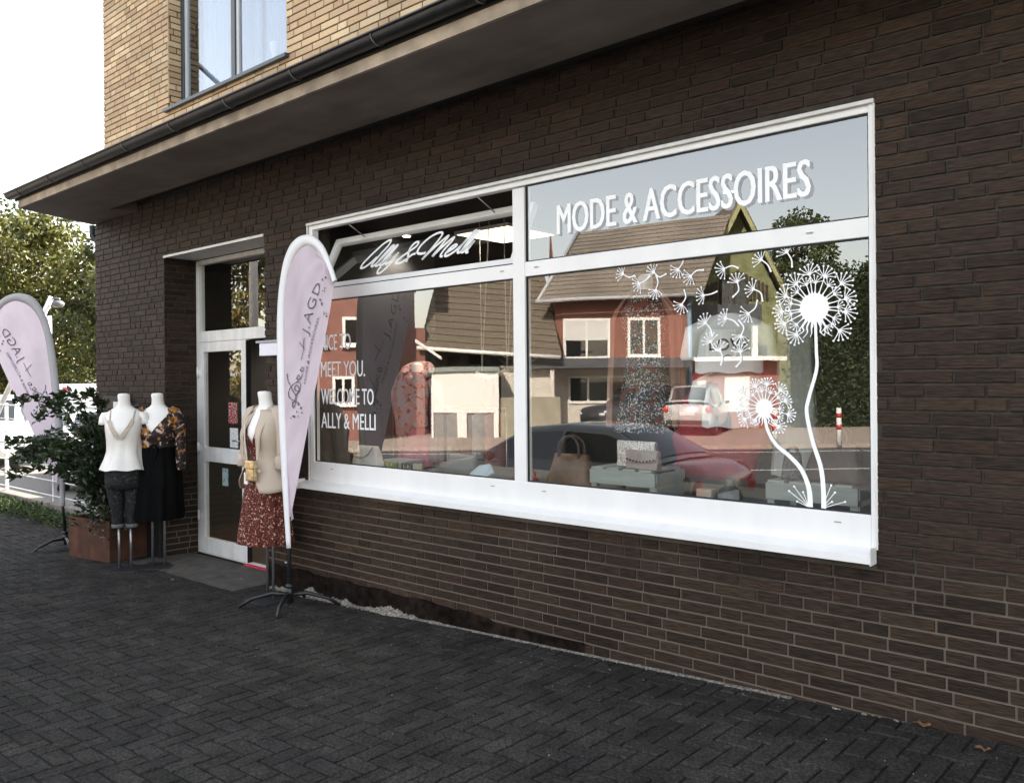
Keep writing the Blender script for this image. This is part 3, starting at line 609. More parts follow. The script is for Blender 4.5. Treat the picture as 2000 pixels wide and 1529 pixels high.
def make_flag(label, sleeve_mat):
    f = thing("beach_flag", label, "flag", group="teardrop flags on the pavement")
    H0 = .0
    out = smooth_xz(OUT); inn = smooth_xz(IN)
    n = min(len(out), len(inn)); out = out[:n-1] + [out[-1]]; inn = inn[:n-1] + [inn[-1]]
    s = MB(); vs = []
    for (a, b), (c, d) in zip(out, inn):
        vs += [(a, -.006, b), (a, .006, b), ((a+c)/2, -.018, (b+d)/2), ((a+c)/2, .018, (b+d)/2), (c, -.004, d), (c, .004, d)]
    fs = []
    for i in range(len(out) - 1):
        p = i * 6; q = p + 6; fs += [(p, p+2, q+2, q), (p+2, p+4, q+4, q+2), (p+1, q+1, q+3, p+3), (p+3, q+3, q+5, p+5), (p, q, q+1, p+1), (p+4, p+5, q+5, q+4)]
    fs += [(0, 1, 3, 5, 4, 2)]; s.add(vs, fs, smooth=True); recalc(s.build("sleeve", sleeve_mat, f))
    # pink sail: cross strips between the sleeve's inner edge and the free edge
    sail = [p for p in inn if p[1] > .60]; free = smooth_xz(EDGE, 6)
    def at(P, t):
        x = t * (len(P) - 1); i = min(int(x), len(P) - 2); k = x - i; return (P[i][0]*(1-k) + P[i+1][0]*k, P[i][1]*(1-k) + P[i+1][1]*k)
    N, K = 90, 30; rows = []
    for i in range(N + 1):
        t = i / N
        if t < .72: a = at(sail, t / .72 * .62)
        else: a = at(sail, .62 + (t - .72) / .28 * .38)
        b = at(free, min(1, t / .80)) if t < .80 else at(free, 1)
        row = []
        for k in range(K + 1):
            u = k / K; x = a[0]*(1-u) + b[0]*u; z = a[1]*(1-u) + b[1]*u; wv = math.sin(math.pi * u) * (.018 * math.sin(x * 17 + z * 3) + .012 * math.sin(z * 9 + u * 4) + .006 * math.sin(z * 23 - x * 30)) + .010 * max(0, (t - .62)) * 2.6 * math.sin(u * 26) * math.sin(math.pi * u)
            row.append((x, wv, z))
        rows.append(row)
    s = MB(); s.loft(rows, closed=False); s.build("sail", flag_pink, f)
    # print, readable through the cloth from both sides
    for side in (-1, 1):
        def drape(s, nm):
            for i, v in enumerate(s.v):                    # lay the print on the sail
                x, z = v[0], v[2]; best = min(rows, key=lambda r: abs((r[0][2] + r[K][2]) / 2 + (x - (r[0][0]+r[K][0])/2) * ((r[K][2]-r[0][2]) / max(.02, r[K][0]-r[0][0])) - z))
                q = min(best, key=lambda p: abs(p[0] - x)); s.v[i] = (x, q[1] + side * .006 + v[1] * side, z)
            s.build(nm, print_m, f)
        s = MB()
        for st in BEATE:
            P = smooth_xz(st, 5); ribbon(s, P, .0075, .006, y=0, th=.0006)
        drape(s, "script_print"); s = MB()
        def rot_text(t, p0, p1, h, bold=.0, space=1.0):
            vs, fs = text_pts(t, bold, space); d = Vector((p1[0]-p0[0], p1[1]-p0[1])); L_ = d.length; d.normalize(); nrm = Vector((-d.y, d.x)) * h
            s.add([(p0[0] + d.x*L_*a + nrm.x*b, 0, p0[1] + d.y*L_*a + nrm.y*b) for a, b in vs], fs)
        rot_text("J.AGD", (.285, 2.07), (.445, 2.45), .085, -.006, 1.1)
        drape(s, "name_print"); s = MB()
        rot_text("MODE & ACCESSOIRES", (.228, 1.70), (.418, 2.20), .027)
        drape(s, "subtitle_print"); random.seed(31)
        for i in range(24):
            if i % 2: x, z = .46 + U(-.05, .06), 2.36 + U(-.16, .14)
            else: x, z = .10 + U(-.05, .09), 1.50 + U(-.08, .07)
            s = MB(); disc(s, x, z, U(.005, .011), n=6, th=.0006); drape(s, "confetti_dot")
        pass
    s = MB(); s.tube([(.0, 0, .03), (-.011, 0, .42), (-.043, 0, .78), (-.067, 0, 1.07), (-.093, 0, 1.47), (-.102, 0, 1.8)], [.018, .0145, .009, .007, .005, .004], 10); s.build("pole", black_steel, f)
    s = MB(); s.tube([(0, 0, -.02), (0, 0, .13)], .026, 12); s.tube([(0, 0, .10), (0, 0, .125)], .033, 12); s.build("socket", black_steel, f)
    s = MB(); s.tube([(0, -.02, .30), (0, -.042, .30)], .009, 8); s.build("clamp_screw", grey_steel, f)
    for (x, y) in FEET:
        s = MB(); d = Vector((x, y, 0)); s.tube([(0, 0, .045), tuple(d * .35 + Vector((0, 0, .052))), tuple(d * .75 + Vector((0, 0, .005))), tuple(d + Vector((0, 0, -.060)))], [.017, .016, .014, .013], 8); s.build("leg", black_steel, f)
    return f
FEET = [(-.33, -.25), (.17, -.235), (.25, .30), (-.2, .27)]
fl1 = make_flag("pale pink teardrop flag with white edge in front of the shop window", flag_sleeve)
fl1.location = (-5.79, -.36, -.158)
fl2 = make_flag("pale pink teardrop flag with white edge coloured grey as shade beside the planter, seen from behind", flag_sleeve_shade)
fl2.location = (-10.10, -.42, -.215); fl2.rotation_euler = (0, math.radians(7.0), math.radians(180 + 38)); 

# ------------------------------------------------------------------ dress forms
def ring(cx, cy, z, rx, ry, n=32, fold=0, k=9, ph=0, a0=0, a1=360, sq=1.0, tilt=0):
    out = []; full = a1 - a0 >= 360
    for i in range(n):
        a = math.radians(a0 + (a1 - a0) * i / (n if full else n - 1)); f = 1 + fold * math.sin(k * a + ph) + fold * .5 * math.sin((k * 1.7) * a + ph * 2.3 if not full else round(k * 1.7) * a + ph * 2.3)
        c, s_ = math.cos(a), math.sin(a); c = math.copysign(abs(c) ** sq, c); s_ = math.copysign(abs(s_) ** sq, s_)
        out.append((cx + rx * f * c, cy + ry * f * s_, z + tilt * s_ + (.006 * math.sin(k * a + ph) if fold else 0)))
    return out
# (z, rx, ry, cy)   local: x = wearer's side, -y = front
BODY = [(.80, .10, .08, 0), (.84, .172, .125, .0), (.92, .178, .132, .0), (1.0, .165, .125, 0), (1.08, .138, .105, 0), (1.16, .125, .095, 0), (1.24, .135, .10, 0), (1.31, .152, .118, -.008), (1.37, .160, .130, -.014),
        (1.43, .164, .118, -.006), (1.49, .172, .095, .004), (1.535, .168, .078, .012), (1.565, .130, .066, .016), (1.590, .082, .060, .016), (1.615, .060, .056, .012), (1.66, .054, .053, .004), (1.705, .056, .055, -.004), (1.722, .05, .05, -.006), (1.728, .02, .02, -.006)]
def form_body(parent, arms=True):
    s = MB(); s.loft([ring(0, cy, z, rx, ry, 28, sq=.92) for z, rx, ry, cy in BODY], cap0=True, cap1=True)
    if arms:
        for sx_ in (-1, 1): s.loft([ring(sx_ * x, .012, z, r, r * .95, 14) for x, z, r in ((.150, 1.545, .02), (.165, 1.54, .045), (.182, 1.50, .050), (.192, 1.455, .048), (.196, 1.425, .046), (.196, 1.42, .02))], cap0=True, cap1=True)
    return s.build("torso", manq, parent)
def stand(parent, gap=.075, zt=.9, base=True, off=0):
    for sx_ in (-1, 1):
        s = MB(); s.tube([(sx_ * gap / 2 + off, .0, .012), (sx_ * gap / 2 + off, .0, zt)], .0115, 10); s.build("stand_pole", grey_steel, parent)
    if base:
        s = MB(); s.box((-.16 + off, -.17, .0), (.16 + off, .17, .007)); s.build("base_plate", M("dark_base_plate", (.05, .05, .052), .45, .1, 20, metal=.5), parent, bevel=.002)
def bodyR(z, grow=.0):
    for a, b in zip(BODY, BODY[1:]):
        if a[0] <= z <= b[0]:
            t = (z - a[0]) / (b[0] - a[0]); return (a[1]*(1-t) + b[1]*t + grow, a[2]*(1-t) + b[2]*t + grow, a[3]*(1-t) + b[3]*t)
    return (BODY[0][1] + grow, BODY[0][2] + grow, 0) if z < .84 else (.05 + grow, .05 + grow, 0)
def vneck_top(mb, zs, depth_z, width, grow, n=40, flare=None, **k):
    """garment body whose top edge dips in a V at the front"""
    rings = []
    for i, z in enumerate(zs):
        rx, ry, cy = bodyR(z, grow)
        if flare: rx += flare(z); ry += flare(z)
        f = .028 if z < 1.25 else .0; rings.append(ring(0, cy, z, rx, ry, n, fold=f, k=7, ph=1.1, sq=.92))
    top = len(zs) - 1; z_top = zs[-1]
    for i in range(len(zs)):                               # push the V: front vertices near the neckline are pulled down
        for j in range(n):
            a = 2 * math.pi * j / n; off = abs(((a - 1.5 * math.pi) + math.pi) % (2 * math.pi) - math.pi)
            lim = depth_z + (z_top - depth_z) * min(1, off / width)
            if rings[i][j][2] > lim:
                rx, ry, cy = bodyR(lim, grow); p = ring(0, cy, lim, rx, ry, n, sq=.92)[j]; rings[i][j] = p
    mb.loft(rings, closed=True, **k); return rings
def sleeve(mb, side, pts, rad, n=14, **k):
    mb.tube([(side * x, y, z) for x, y, z in pts], rad, n, cap=False, **k)

# 1: cream satin camisole over dark patterned leggings
m1 = thing("dress_form", "headless white dress form in cream camisole and dark leggings beside the planter", "mannequin", (-8.42, -.50, G(-8.4) - .0), math.radians(50), "dress forms outside the shop")
form_body(m1); stand(m1, gap=.11, zt=.48)
satin = M("cream_satin", (.76, .72, .67), .42, .06, 6, bump=.0015, bscale=14, stretch=(2, 2, .6)); lace = M("beige_lace", (.48, .40, .33), .9, .3, 120)
s = MB(); vneck_top(s, [.985, 1.0, 1.04, 1.1, 1.16, 1.22, 1.28, 1.34, 1.40, 1.45, 1.49], 1.31, 1.05, .010, n=56, flare=lambda z: max(0, (1.34 - z)) * .13)
cam1 = s.build("camisole", satin, m1)
s = MB()
for sx_ in (-1, 1):
    s.tube([(sx_ * .105, -.092, 1.44), (sx_ * .108, -.07, 1.50), (sx_ * .112, -.035, 1.553), (sx_ * .112, .02, 1.572), (sx_ * .108, .06, 1.545), (sx_ * .10, .09, 1.48)], .0085, 6)
s.build("strap", lace, cam1)
s = MB()
for sx_ in (-1, 1):
    P = [(sx_ * .006, -.150, 1.29), (sx_ * .045, -.155, 1.345), (sx_ * .085, -.132, 1.41), (sx_ * .11, -.098, 1.47)]
    P = catmull(P, 5); vs = []
    for p in P: vs += [(p.x + sx_ * .014, p.y - .006, p.z - .010), (p.x - sx_ * .012, p.y - .008, p.z + .012)]
    s.add(vs, [(2*i, 2*i+1, 2*i+3, 2*i+2) for i in range(len(P) - 1)], smooth=True)
s.build("lace_trim", lace, cam1)
leg_m = M_print("dark_patterned_leggings", (.007, .007, .008), [((.05, .05, .055), 1.4, .58), ((.02, .02, .022), 2.5, .52)], scale=28)
s = MB()
s.loft([ring(0, 0, z, rx, ry, 28) for z, rx, ry in ((1.08, .145, .112), (1.0, .17, .13), (.92, .182, .138), (.86, .182, .138), (.80, .176, .13), (.79, .12, .10))], cap1=True)
for sx_ in (-1, 1):
    s.loft([ring(sx_ * x, 0, z, r, r, 20, fold=.02, k=5, ph=z * 40) for z, x, r in ((.90, .085, .085), (.82, .085, .087), (.74, .08, .080), (.66, .075, .070), (.58, .07, .060), (.52, .068, .054), (.47, .066, .052), (.425, .066, .051))], cap1=True)
lg = s.build("leggings", leg_m, m1)
s = MB()
for sx_ in (-1, 1): s.loft([ring(sx_ * .066, 0, z, r, r, 18) for z, r in ((.45, .054), (.448, .058), (.415, .058), (.413, .052))])
s.build("cuff", M("grey_cuff", (.12, .115, .11), .9, .2, 30), lg)

# 2: floral blouse tucked into a long black skirt
m2 = thing("dress_form", "headless white dress form in floral brown blouse and long black skirt by the doorway", "mannequin", (-8.30, -.22, G(-8.3)), math.radians(42), "dress forms outside the shop")
form_body(m2, arms=False); stand(m2, gap=.12, zt=.9)
flor = M_print("dark_floral_viscose", (.018, .012, .012), [((.30, .125, .018), .55, .56), ((.50, .40, .33), .8, .585), ((.16, .05, .03), 1.2, .62)], scale=21, rough=.6)
s = MB(); vneck_top(s, [1.19, 1.21, 1.24, 1.28, 1.32, 1.36, 1.40, 1.44, 1.48, 1.52, 1.55, 1.575], 1.34, .95, .016, n=48, flare=lambda z: .022 if z < 1.36 else 0.0)
for sx_ in (-1, 1):
    sleeve(s, sx_, [(.12, .012, 1.55), (.168, .012, 1.525), (.200, .012, 1.46), (.218, .01, 1.36), (.226, -.0, 1.24), (.232, -.012, 1.12), (.238, -.02, 1.0), (.242, -.025, .96)], [.05, .062, .062, .056, .050, .048, .046, .034])
s.build("blouse", flor, m2)
blk = M("black_skirt_cloth", (.0035, .0035, .0035), .9, .3, 8, spec=.08)
s = MB(); rs = []
for i in range(16):
    t = i / 15; z = 1.255 - t * .775; rs.append(ring(0, 0, z, .138 + .085 * min(1, t * 2.2) ** .7 + .02 * t, .108 + .078 * min(1, t * 2.2) ** .7 + .03 * t, 72, fold=.012 + .05 * t, k=11, ph=.5 + t))
s.loft(rs); sk = s.build("skirt", blk, m2)
s = MB(); s.loft([ring(0, 0, z, .142, .112, 32) for z in (1.20, 1.262)]); s.tube([(.02, -.118, 1.23), (.05, -.14, 1.18), (.03, -.15, 1.06), (.045, -.155, .95)], [.016, .018, .014, .012], 7); s.tube([(.02, -.118, 1.23), (-.04, -.14, 1.17), (-.03, -.155, 1.08)], [.016, .018, .012], 7); s.build("tie_belt", blk, sk)

# 3: red floral dress, beige blazer
m3 = thing("dress_form", "headless white dress form in red floral dress and beige blazer beside the doorway", "mannequin", (-6.27, -.27, G(-6.27)), math.radians(6), "dress forms outside the shop")
form_body(m3, arms=False); stand(m3, gap=.075, zt=.9, off=.05)
redp = M_print("rust_red_floral_crepe", (.085, .012, .008), [((.55, .38, .30), 1.0, .60), ((.045, .008, .006), .8, .60), ((.42, .20, .13), 1.9, .64)], scale=62)
s = MB(); vneck_top(s, [1.02, 1.06, 1.10, 1.16, 1.22, 1.28, 1.34, 1.40, 1.46, 1.50, 1.53, 1.555], 1.30, .80, .012, n=48)
rs = []
for i in range(18):
    t = i / 17; z = 1.12 - t * .65; rs.append(ring(0, -.005, z, .142 + .105 * t ** .75, .112 + .10 * t ** .75, 80, fold=.004 + .055 * t, k=12, ph=.3 + t * 1.3))
s.loft(rs); s.build("dress", redp, m3)
beige = M("beige_crepe", (.50, .41, .325), .75, .05, 5, bump=.004, bscale=7, stretch=(1.4, 1.4, .6), detail=3)
s = MB(); rs = []
gap = lambda z: 62 if z > 1.3 else 62 - (1.3 - z) * 25
for i in range(20):
    z = .905 + i * (1.575 - .905) / 19; rx, ry, cy = bodyR(max(z, .93), .030); fl = max(0, 1.2 - z) * .13; g = 40 + 10 * (z - .9) / .4 if z < 1.3 else 50 - (z - 1.3) * 70
    if z < .99: g += (.99 - z) * 260
    rs.append(ring(0, cy, z, rx + fl + .01, ry + fl, 44, fold=.010 if z < 1.2 else 0, k=5, ph=2, a0=270 + g * (.42 if z > 1.0 else .5), a1=270 + 360 - g * (1.15 if z < 1.35 else .9), sq=.92))
s.loft(rs, closed=False)
for sx_ in (-1, 1):
    sleeve(s, sx_, [(.11, .012, 1.56), (.168, .012, 1.54), (.205, .012, 1.48), (.228, .01, 1.38), (.238, .0, 1.26), (.240, -.014, 1.16)], [.052, .066, .068, .063, .058, .056])
    sleeve(s, sx_, [(.240, -.014, 1.19), (.241, -.015, 1.185), (.243, -.018, 1.10), (.242, -.018, 1.095)], [.058, .064, .064, .056])
bl = s.build("blazer", beige, m3); sm = bl.modifiers.new("thickness", 'SOLIDIFY'); sm.thickness = .006; sm.offset = 0
s = MB()
for sx_ in (-1, 1):                                        # shawl lapels
    P = catmull([(sx_ * .05, .055, 1.60), (sx_ * .066, .0, 1.595), (sx_ * .074, -.05, 1.545), (sx_ * .082, -.105, 1.46), (sx_ * .088, -.150, 1.37), (sx_ * .092, -.148, 1.26), (sx_ * .098, -.150, 1.15)], 5); n_ = len(P); vs = []
    for i, p in enumerate(P):
        wd = .012 + .045 * math.sin(math.pi * min(1, (i + 2) / n_)); vs += [(p.x - sx_ * .008, p.y - .010, p.z), (p.x + sx_ * wd, p.y - .012 + wd * .25, p.z + .01)]
    s.add(vs, [(2*i, 2*i+1, 2*i+3, 2*i+2) for i in range(n_ - 1)], smooth=True)
s.build("lapel", beige, bl).modifiers.new("t", 'SOLIDIFY').thickness = .004
s = MB(); s.box((.105, -.19, 1.075), (.175, -.176, 1.095)); s.build("pocket_flap", beige, bl, bevel=.003)
gold = M("gold_metallic_leather", (.62, .50, .30), .28, .25, 30, metal=.85, bump=.002, bscale=25)
hb = thing("handbag", "small gold metallic crossbody bag hanging over the beige blazer", "handbag", (-6.27, -.27, G(-6.27)), math.radians(6))
s = MB(); s.box((.025, -.225, 1.0), (.140, -.190, 1.16)); s.build("bag_body", gold, hb, bevel=.012)
s = MB(); s.box((.023, -.230, 1.10), (.142, -.188, 1.168)); s.build("flap", gold, hb, bevel=.008)
s = MB(); s.tube([(.03, -.205, 1.15), (-.01, -.190, 1.25), (-.05, -.170, 1.36), (-.09, -.135, 1.45), (-.12, -.06, 1.54), (-.10, .03, 1.60), (-.0, .10, 1.58)], .0065, 6); s.build("strap", M("cream_strap", (.6, .52, .42), .6, .1, 9), hb)
s = MB(); s.box((.0, -.215, .975), (.045, -.213, 1.07)); s.build("price_tag", manq, hb)

# ------------------------------------------------------------------ planter and shrub
corten = M("rusty_corten_steel", (.060, .020, .010), .8, c2=(.105, .040, .018), scale=9, bump=.0008, bscale=60, streak=((4, 4, .6), .7, 1.1))
pl = thing("planter", "rusty brown square steel planter at the shop corner", "planter", (-8.85, -.47, G(-8.9)), math.radians(10))
s = MB(); W_, D_, H_ = .72, .44, .42
s.box((-W_, 0, 0), (0, .015, H_)); s.box((-W_, D_ - .015, 0), (0, D_, H_)); s.box((-W_, .0151, 0), (-W_ + .015, D_ - .0151, H_)); s.box((-.015, .0151, 0), (0, D_ - .0151, H_)); s.build("planter_box", corten, pl)
s = MB(); s.box((-W_ + .016, .016, .2), (-.016, D_ - .016, .36)); s.build("potting_soil", M("potting_soil", (.02, .015, .01), .95, .4, 30, bump=.01), pl)
def leaf(mb, p, d, L, Wd, col, up=None, fold=.25, **k):
    d = Vector(d).normalized(); sd_ = d.cross(Vector((U(-1, 1), U(-1, 1), U(-1, 1)))); sd_ = sd_.normalized() if sd_.length > .01 else d.orthogonal(); nrm = d.cross(sd_)
    p = Vector(p); a = p + d * L * .45 + sd_ * Wd * .5 + nrm * Wd * fold; b = p + d * L * .45 - sd_ * Wd * .5 + nrm * Wd * fold; t = p + d * L; md_ = p + d * L * .45
    mb.add([p, a, t, b, md_], [(0, 4, 2, 1), (0, 3, 2, 4)], col=col, **k)
shrub_leaf = M("glossy_dark_leaf", (1, 1, 1), .38, .2, 9, attr=True, trans=.18, spec=.5); ATTR.add("glossy_dark_leaf")
bark = M("bark", (.085, .062, .045), .95, .35, 12, bump=.01, bscale=20, stretch=(1, 1, .3))
random.seed(41); sh = thing("potted_shrub", "dark leafy arching shrub growing in the rusty planter", "shrub", (-9.15, -.30, G(-9) + .34))
st = MB(); lv = MB()
for i in range(46):
    a = U(0, 6.28); r = U(.1, .85) ; hgt = U(.55, 1.42); 
    if i < 9: a = math.radians(200 + U(-35, 30)); r = U(.75, 1.10); hgt = U(.55, 1.0)
    if -0.4 < math.sin(a) * r * 0 + 0 and math.cos(a) * r > .55: r *= .6
    if math.sin(a) * r > .22: a = -a
    P = catmull([(0 + U(-.15, .15), U(-.1, .1), 0), (r * .3 * math.cos(a), r * .3 * math.sin(a), hgt * .6), (r * .7 * math.cos(a), r * .7 * math.sin(a), hgt * 1.0), (r * 1.1 * math.cos(a), r * 1.1 * math.sin(a), hgt * U(.85, 1.05))], 5)
    st.tube(P, [.008 * (1 - .8 * j / len(P)) + .001 for j in range(len(P))], 5)
    for j in range(3, len(P)):
        for q in range(9):
            p = P[j] + Vector((U(-.03, .03), U(-.03, .03), U(-.03, .03))); t = U(.6, 1.3); c = (.035 * t, .055 * t, .024 * t) if rnd() > .12 else (.075, .10, .04)
            dd = Vector((math.cos(a) + U(-1.3, 1.3), math.sin(a) + U(-1.3, 1.3), U(-.7, .9))); leaf(lv, p, dd, U(.055, .10), U(.034, .052), c)
for i in range(1500):                                      # inner mass
    a, r, z = U(0, 6.28), U(0, .42) , U(.0, .95); p = (r * math.cos(a) * 1.25, r * math.sin(a) * .8, z)
    t = U(.5, 1.1); leaf(lv, p, (math.cos(a) + U(-1, 1), math.sin(a) + U(-1, 1), U(-.6, .8)), U(.05, .09), U(.03, .05), (.030 * t, .046 * t, .022 * t))
st.build("stems", bark, sh); lv.build("foliage", shrub_leaf, sh)
random.seed(43); fp = thing("flowering_plant", "low trailing plant with small pink flowers at the planter edge", "plant", (-8.98, -.42, G(-9) + .38)); lv = MB(); fw = MB()
for i in range(420):
    a, r = U(0, 6.28), U(0, .2); p = (r * math.cos(a) * 1.2, r * math.sin(a) * .7 - .02, U(-.12, .20) - r * .3); t = U(.7, 1.4); leaf(lv, p, (math.cos(a) + U(-1, 1), math.sin(a) + U(-1, 1), U(-.4, 1.2)), U(.03, .07), U(.008, .016), (.05 * t, .075 * t, .028 * t))
for i in range(26):
    a, r = U(0, 6.28), U(.08, .2); p = Vector((r * math.cos(a) * 1.2, r * math.sin(a) * .7 - .05, U(-.13, .14)))
    fw = MB()
    for q in range(5): leaf(fw, p, (U(-1, 1), U(-1, 1), U(-.2, 1)), .016, .012, (1, 1, 1))
    fw.build("flower", M("pink_petals", (.42, .26, .36), .7, .2, 30), fp)
lv.build("foliage", shrub_leaf, fp)

# ------------------------------------------------------------------ boards on the wall
bk = M("black_board", (.010, .010, .011), .5, .2, 9); paper = M("white_paper", (.74, .73, .70), .7, .04, 20)
t = thing("notice_box", "flat black notice box with white sheet on the wall left of the doorway", "notice box", (-9.67, 0, 1.16)); s = MB(); s.box((-.28, -.07, 0), (.28, -.005, .26)); s.build("box_body", bk, t, bevel=.004)
s = MB(); s.box((-.0, -.073, .07), (.16, -.0705, .2)); s.build("notice_sheet", paper, t)
t = thing("notice_board", "tall black board with small white leaflet leaning on the wall behind the dress forms", "notice board", (-9.15, 0, -.27)); s = MB(); s.box((-.32, -.05, .0), (.52, -.006, 1.28)); s.build("board", bk, t, bevel=.004)
s = MB(); s.box((-.02, -.053, 1.02), (.10, -.0505, 1.19)); s.build("leaflet", paper, t)
ink = M("grey_print", (.08, .08, .08), .8, .1, 9)
s = MB()
for i in range(7): s.box((-.005, -.0545, 1.04 + i * .02), (.08 - .02 * (i % 3 == 0), -.0535, 1.046 + i * .02))
s.build("leaflet_print", ink, t)
t = thing("sign_light", "white box lamp mounted on the brick pier beside the doorway", "lamp", (-6.41, 0, 1.90)); s = MB(); s.box((-.17, -.13, -.0), (.15, -.006, -.11 + .0)); s.build("lamp_box", M("white_opal_acrylic", (.72, .73, .80), .35, .02, 4), t, bevel=.004)
s = MB(); s.box((-.21, -.14, .002), (.19, -.006, .022)); s.build("lamp_cover", M("grey_cover", (.33, .34, .36), .4, .05, 8), t)
# stickers and flyers on the door glass
t = tag(MB().box((-8.05, .3625, 1.62), (-7.86, .3645, 1.66)).build("door_sticker", decal_w), "small white strip sticker high on the door pane", "sticker")
bpy.data.objects.remove(t)
s = MB(); put_text(s, "don't", -7.93, -7.80, 1.63, .035, y=.3655, bold=.01); o = s.build("sticker_lettering", decal_w, door)
s = MB(); s.box((-7.97, .3650, 1.145), (-7.80, .3675, 1.36)); o = s.build("flyer", M_print("red_flyer", (.22, .02, .02), [((.5, .42, .4), 1.2, .55)], scale=60)); tag(o, "red printed flyer stuck inside the door pane", "flyer")
s = MB(); s.box((-7.945, .3650, .90), (-7.79, .3675, 1.10)); o = s.build("flyer", M_print("white_flyer", (.6, .6, .58), [((.1, .1, .12), 1.6, .58)], scale=60)); tag(o, "white printed flyer stuck inside the door pane below the red one", "flyer")
s = MB(); s.box((-8.1, .3650, .50), (-7.99, .3675, .68)); o = s.build("flyer", M_print("teal_flyer", (.34, .42, .42), [((.1, .14, .12), 1.2, .55)], scale=40)); tag(o, "teal and white flyer in the lower door pane", "flyer")
# fallen leaves
random.seed(8); drym = M("dry_leaf", (.26, .12, .05), .8, .3, 40, bump=.001)
for i, (x, y, sz, lab) in enumerate(((-1.21, -.035, .042, "curled brown leaf at the foot of the brick wall"), (-.93, -.16, .03, "small brown leaf on the dark paving, lower right"), (-7.55, -.45, .028, "brown leaf on the paving in front of the doorstep"), (-3.35, -.38, .012, "tiny yellow leaf on the paving below the window"))):
    s = MB(); pts = []
    for k in range(7):
        a = k / 6; wv = math.sin(math.pi * a) * sz * .42 + .001; cz = .006 + .35 * sz * math.sin(a * 5) ** 2; pts.append([((a - .5) * 2 * sz, -wv * U(.8, 1.2), cz + .25 * sz * rnd()), ((a - .5) * 2 * sz, 0, cz), ((a - .5) * 2 * sz, wv * U(.8, 1.2), cz + .3 * sz * rnd())])
    s.loft(pts, closed=False); o = s.build("fallen_leaf", drym, loc=(x, y, G(x) + .002)); o.rotation_euler = (0, 0, U(-.4, .5)); o.modifiers.new("t", 'SOLIDIFY').thickness = .0006; tag(o, lab, "leaf", "fallen leaves on the paving")
# ------------------------------------------------------------------ window display
PZ = .80
crate_m = M("sage_painted_wood", (.36, .38, .34), .7, .08, 6, bump=.0006, bscale=60, stretch=(1, 8, 8))
def crate(x, y, label, wd=.49, dp=.34, ht=.19):
    t = thing("wooden_crate", label, "crate", (x, y, PZ), 0, "pale wooden crates in the window display")
    for k, (a, b) in enumerate(((0, 0), (wd - .04, 0), (0, dp - .04), (wd - .04, dp - .04))):
        s = MB(); s.box((a, b + .0, 0), (a + .04, b + .04, ht - .012)); s.build("leg", crate_m, t)
    for (z0, z1) in ((.085, .175), ) : 
        s = MB(); s.box((-.004, -.012, z0), (wd + .004, -.0005, z1)); s.build("front_board", crate_m, t)
    for z0 in (.02, .11):
        s = MB(); s.box((wd + .0005, .004, z0), (wd + .010, dp, z0 + .06)); s.build("side_board", crate_m, t)
    for k in range(4):
        s = MB(); a = .004 + k * (wd / 4); s.box((a, -.004, ht - .0115), (a + wd / 4 - .03, dp, ht)); s.build("top_slat", crate_m, t)
    s = MB(); s.box((0, -.0, ht - .022), (wd, .03, ht - .0125)); s.build("top_rail", crate_m, t)
    return t
crate(-3.345, .33, "pale green crate with two clutch bags on it in the window")
crate(-2.12, .33, "pale green crate below the dandelions at the right end of the window", wd=.50)
def bag_mesh(wd, dp, ht, bulge=.25, n=28, sag=.0, crease=.02, seed=1):
    random.seed(seed); rs = []
    for i in range(13):
        t = i / 12; z = ht * t; k = math.sin(math.pi * min(1, .12 + t * .95)) ** .5; ww = wd / 2 * (1 - .28 * t) * (1 + bulge * (1 - t) * .2); dd = dp / 2 * (.35 + .65 * (1 - t) ** .6) * (.8 + .2 * k)
        rs.append([(ww * math.copysign(abs(math.cos(a)) ** .6, math.cos(a)) * (1 + crease * math.sin(3 * a + t * 9)), dd * math.copysign(abs(math.sin(a)) ** .6, math.sin(a)) * (1 + crease * 3 * math.sin(5 * a + t * 6)), z - sag * t * math.cos(a) ** 2 * ht) for a in [2 * math.pi * j / n for j in range(n)]])
    return rs
def soft_bag(label, x, y, z, wd, dp, ht, mat, handle=.12, rz=0, name="handbag", cat="handbag", strapmat=None, hw=.007, seed=1, flat_top=True):
    t = thing(name, label, cat, (x, y, z), rz); s = MB(); s.loft(bag_mesh(wd, dp, ht, seed=seed), cap0=True, cap1=True); s.build("bag_body", mat, t)
    if handle:
        for yy in (-dp * .16, dp * .16):
            s = MB(); s.tube(catmull([(-wd * .22, yy, ht * .86), (-wd * .20, yy, ht + handle * .6), (0, yy * .6, ht + handle), (wd * .20, yy, ht + handle * .6), (wd * .22, yy, ht * .86)], 6), hw, 6); s.build("handle", strapmat or mat, t)
    return t
tan = M("brown_tan_leather", (.17, .095, .05), .55, .3, 7, bump=.003, bscale=12); dkbrown = M("dark_brown_leather", (.06, .035, .025), .5, .3, 9, bump=.002)
soft_bag("slouchy tan leather bag with rolled handle left of the green crate", -3.53, .36, PZ, .36, .22, .26, tan, .12, .1, strapmat=dkbrown, hw=.012, seed=4)
silver = M("silver_woven_leather", (.45, .42, .38), .3, .5, 90, metal=.7, bump=.003, bscale=70)
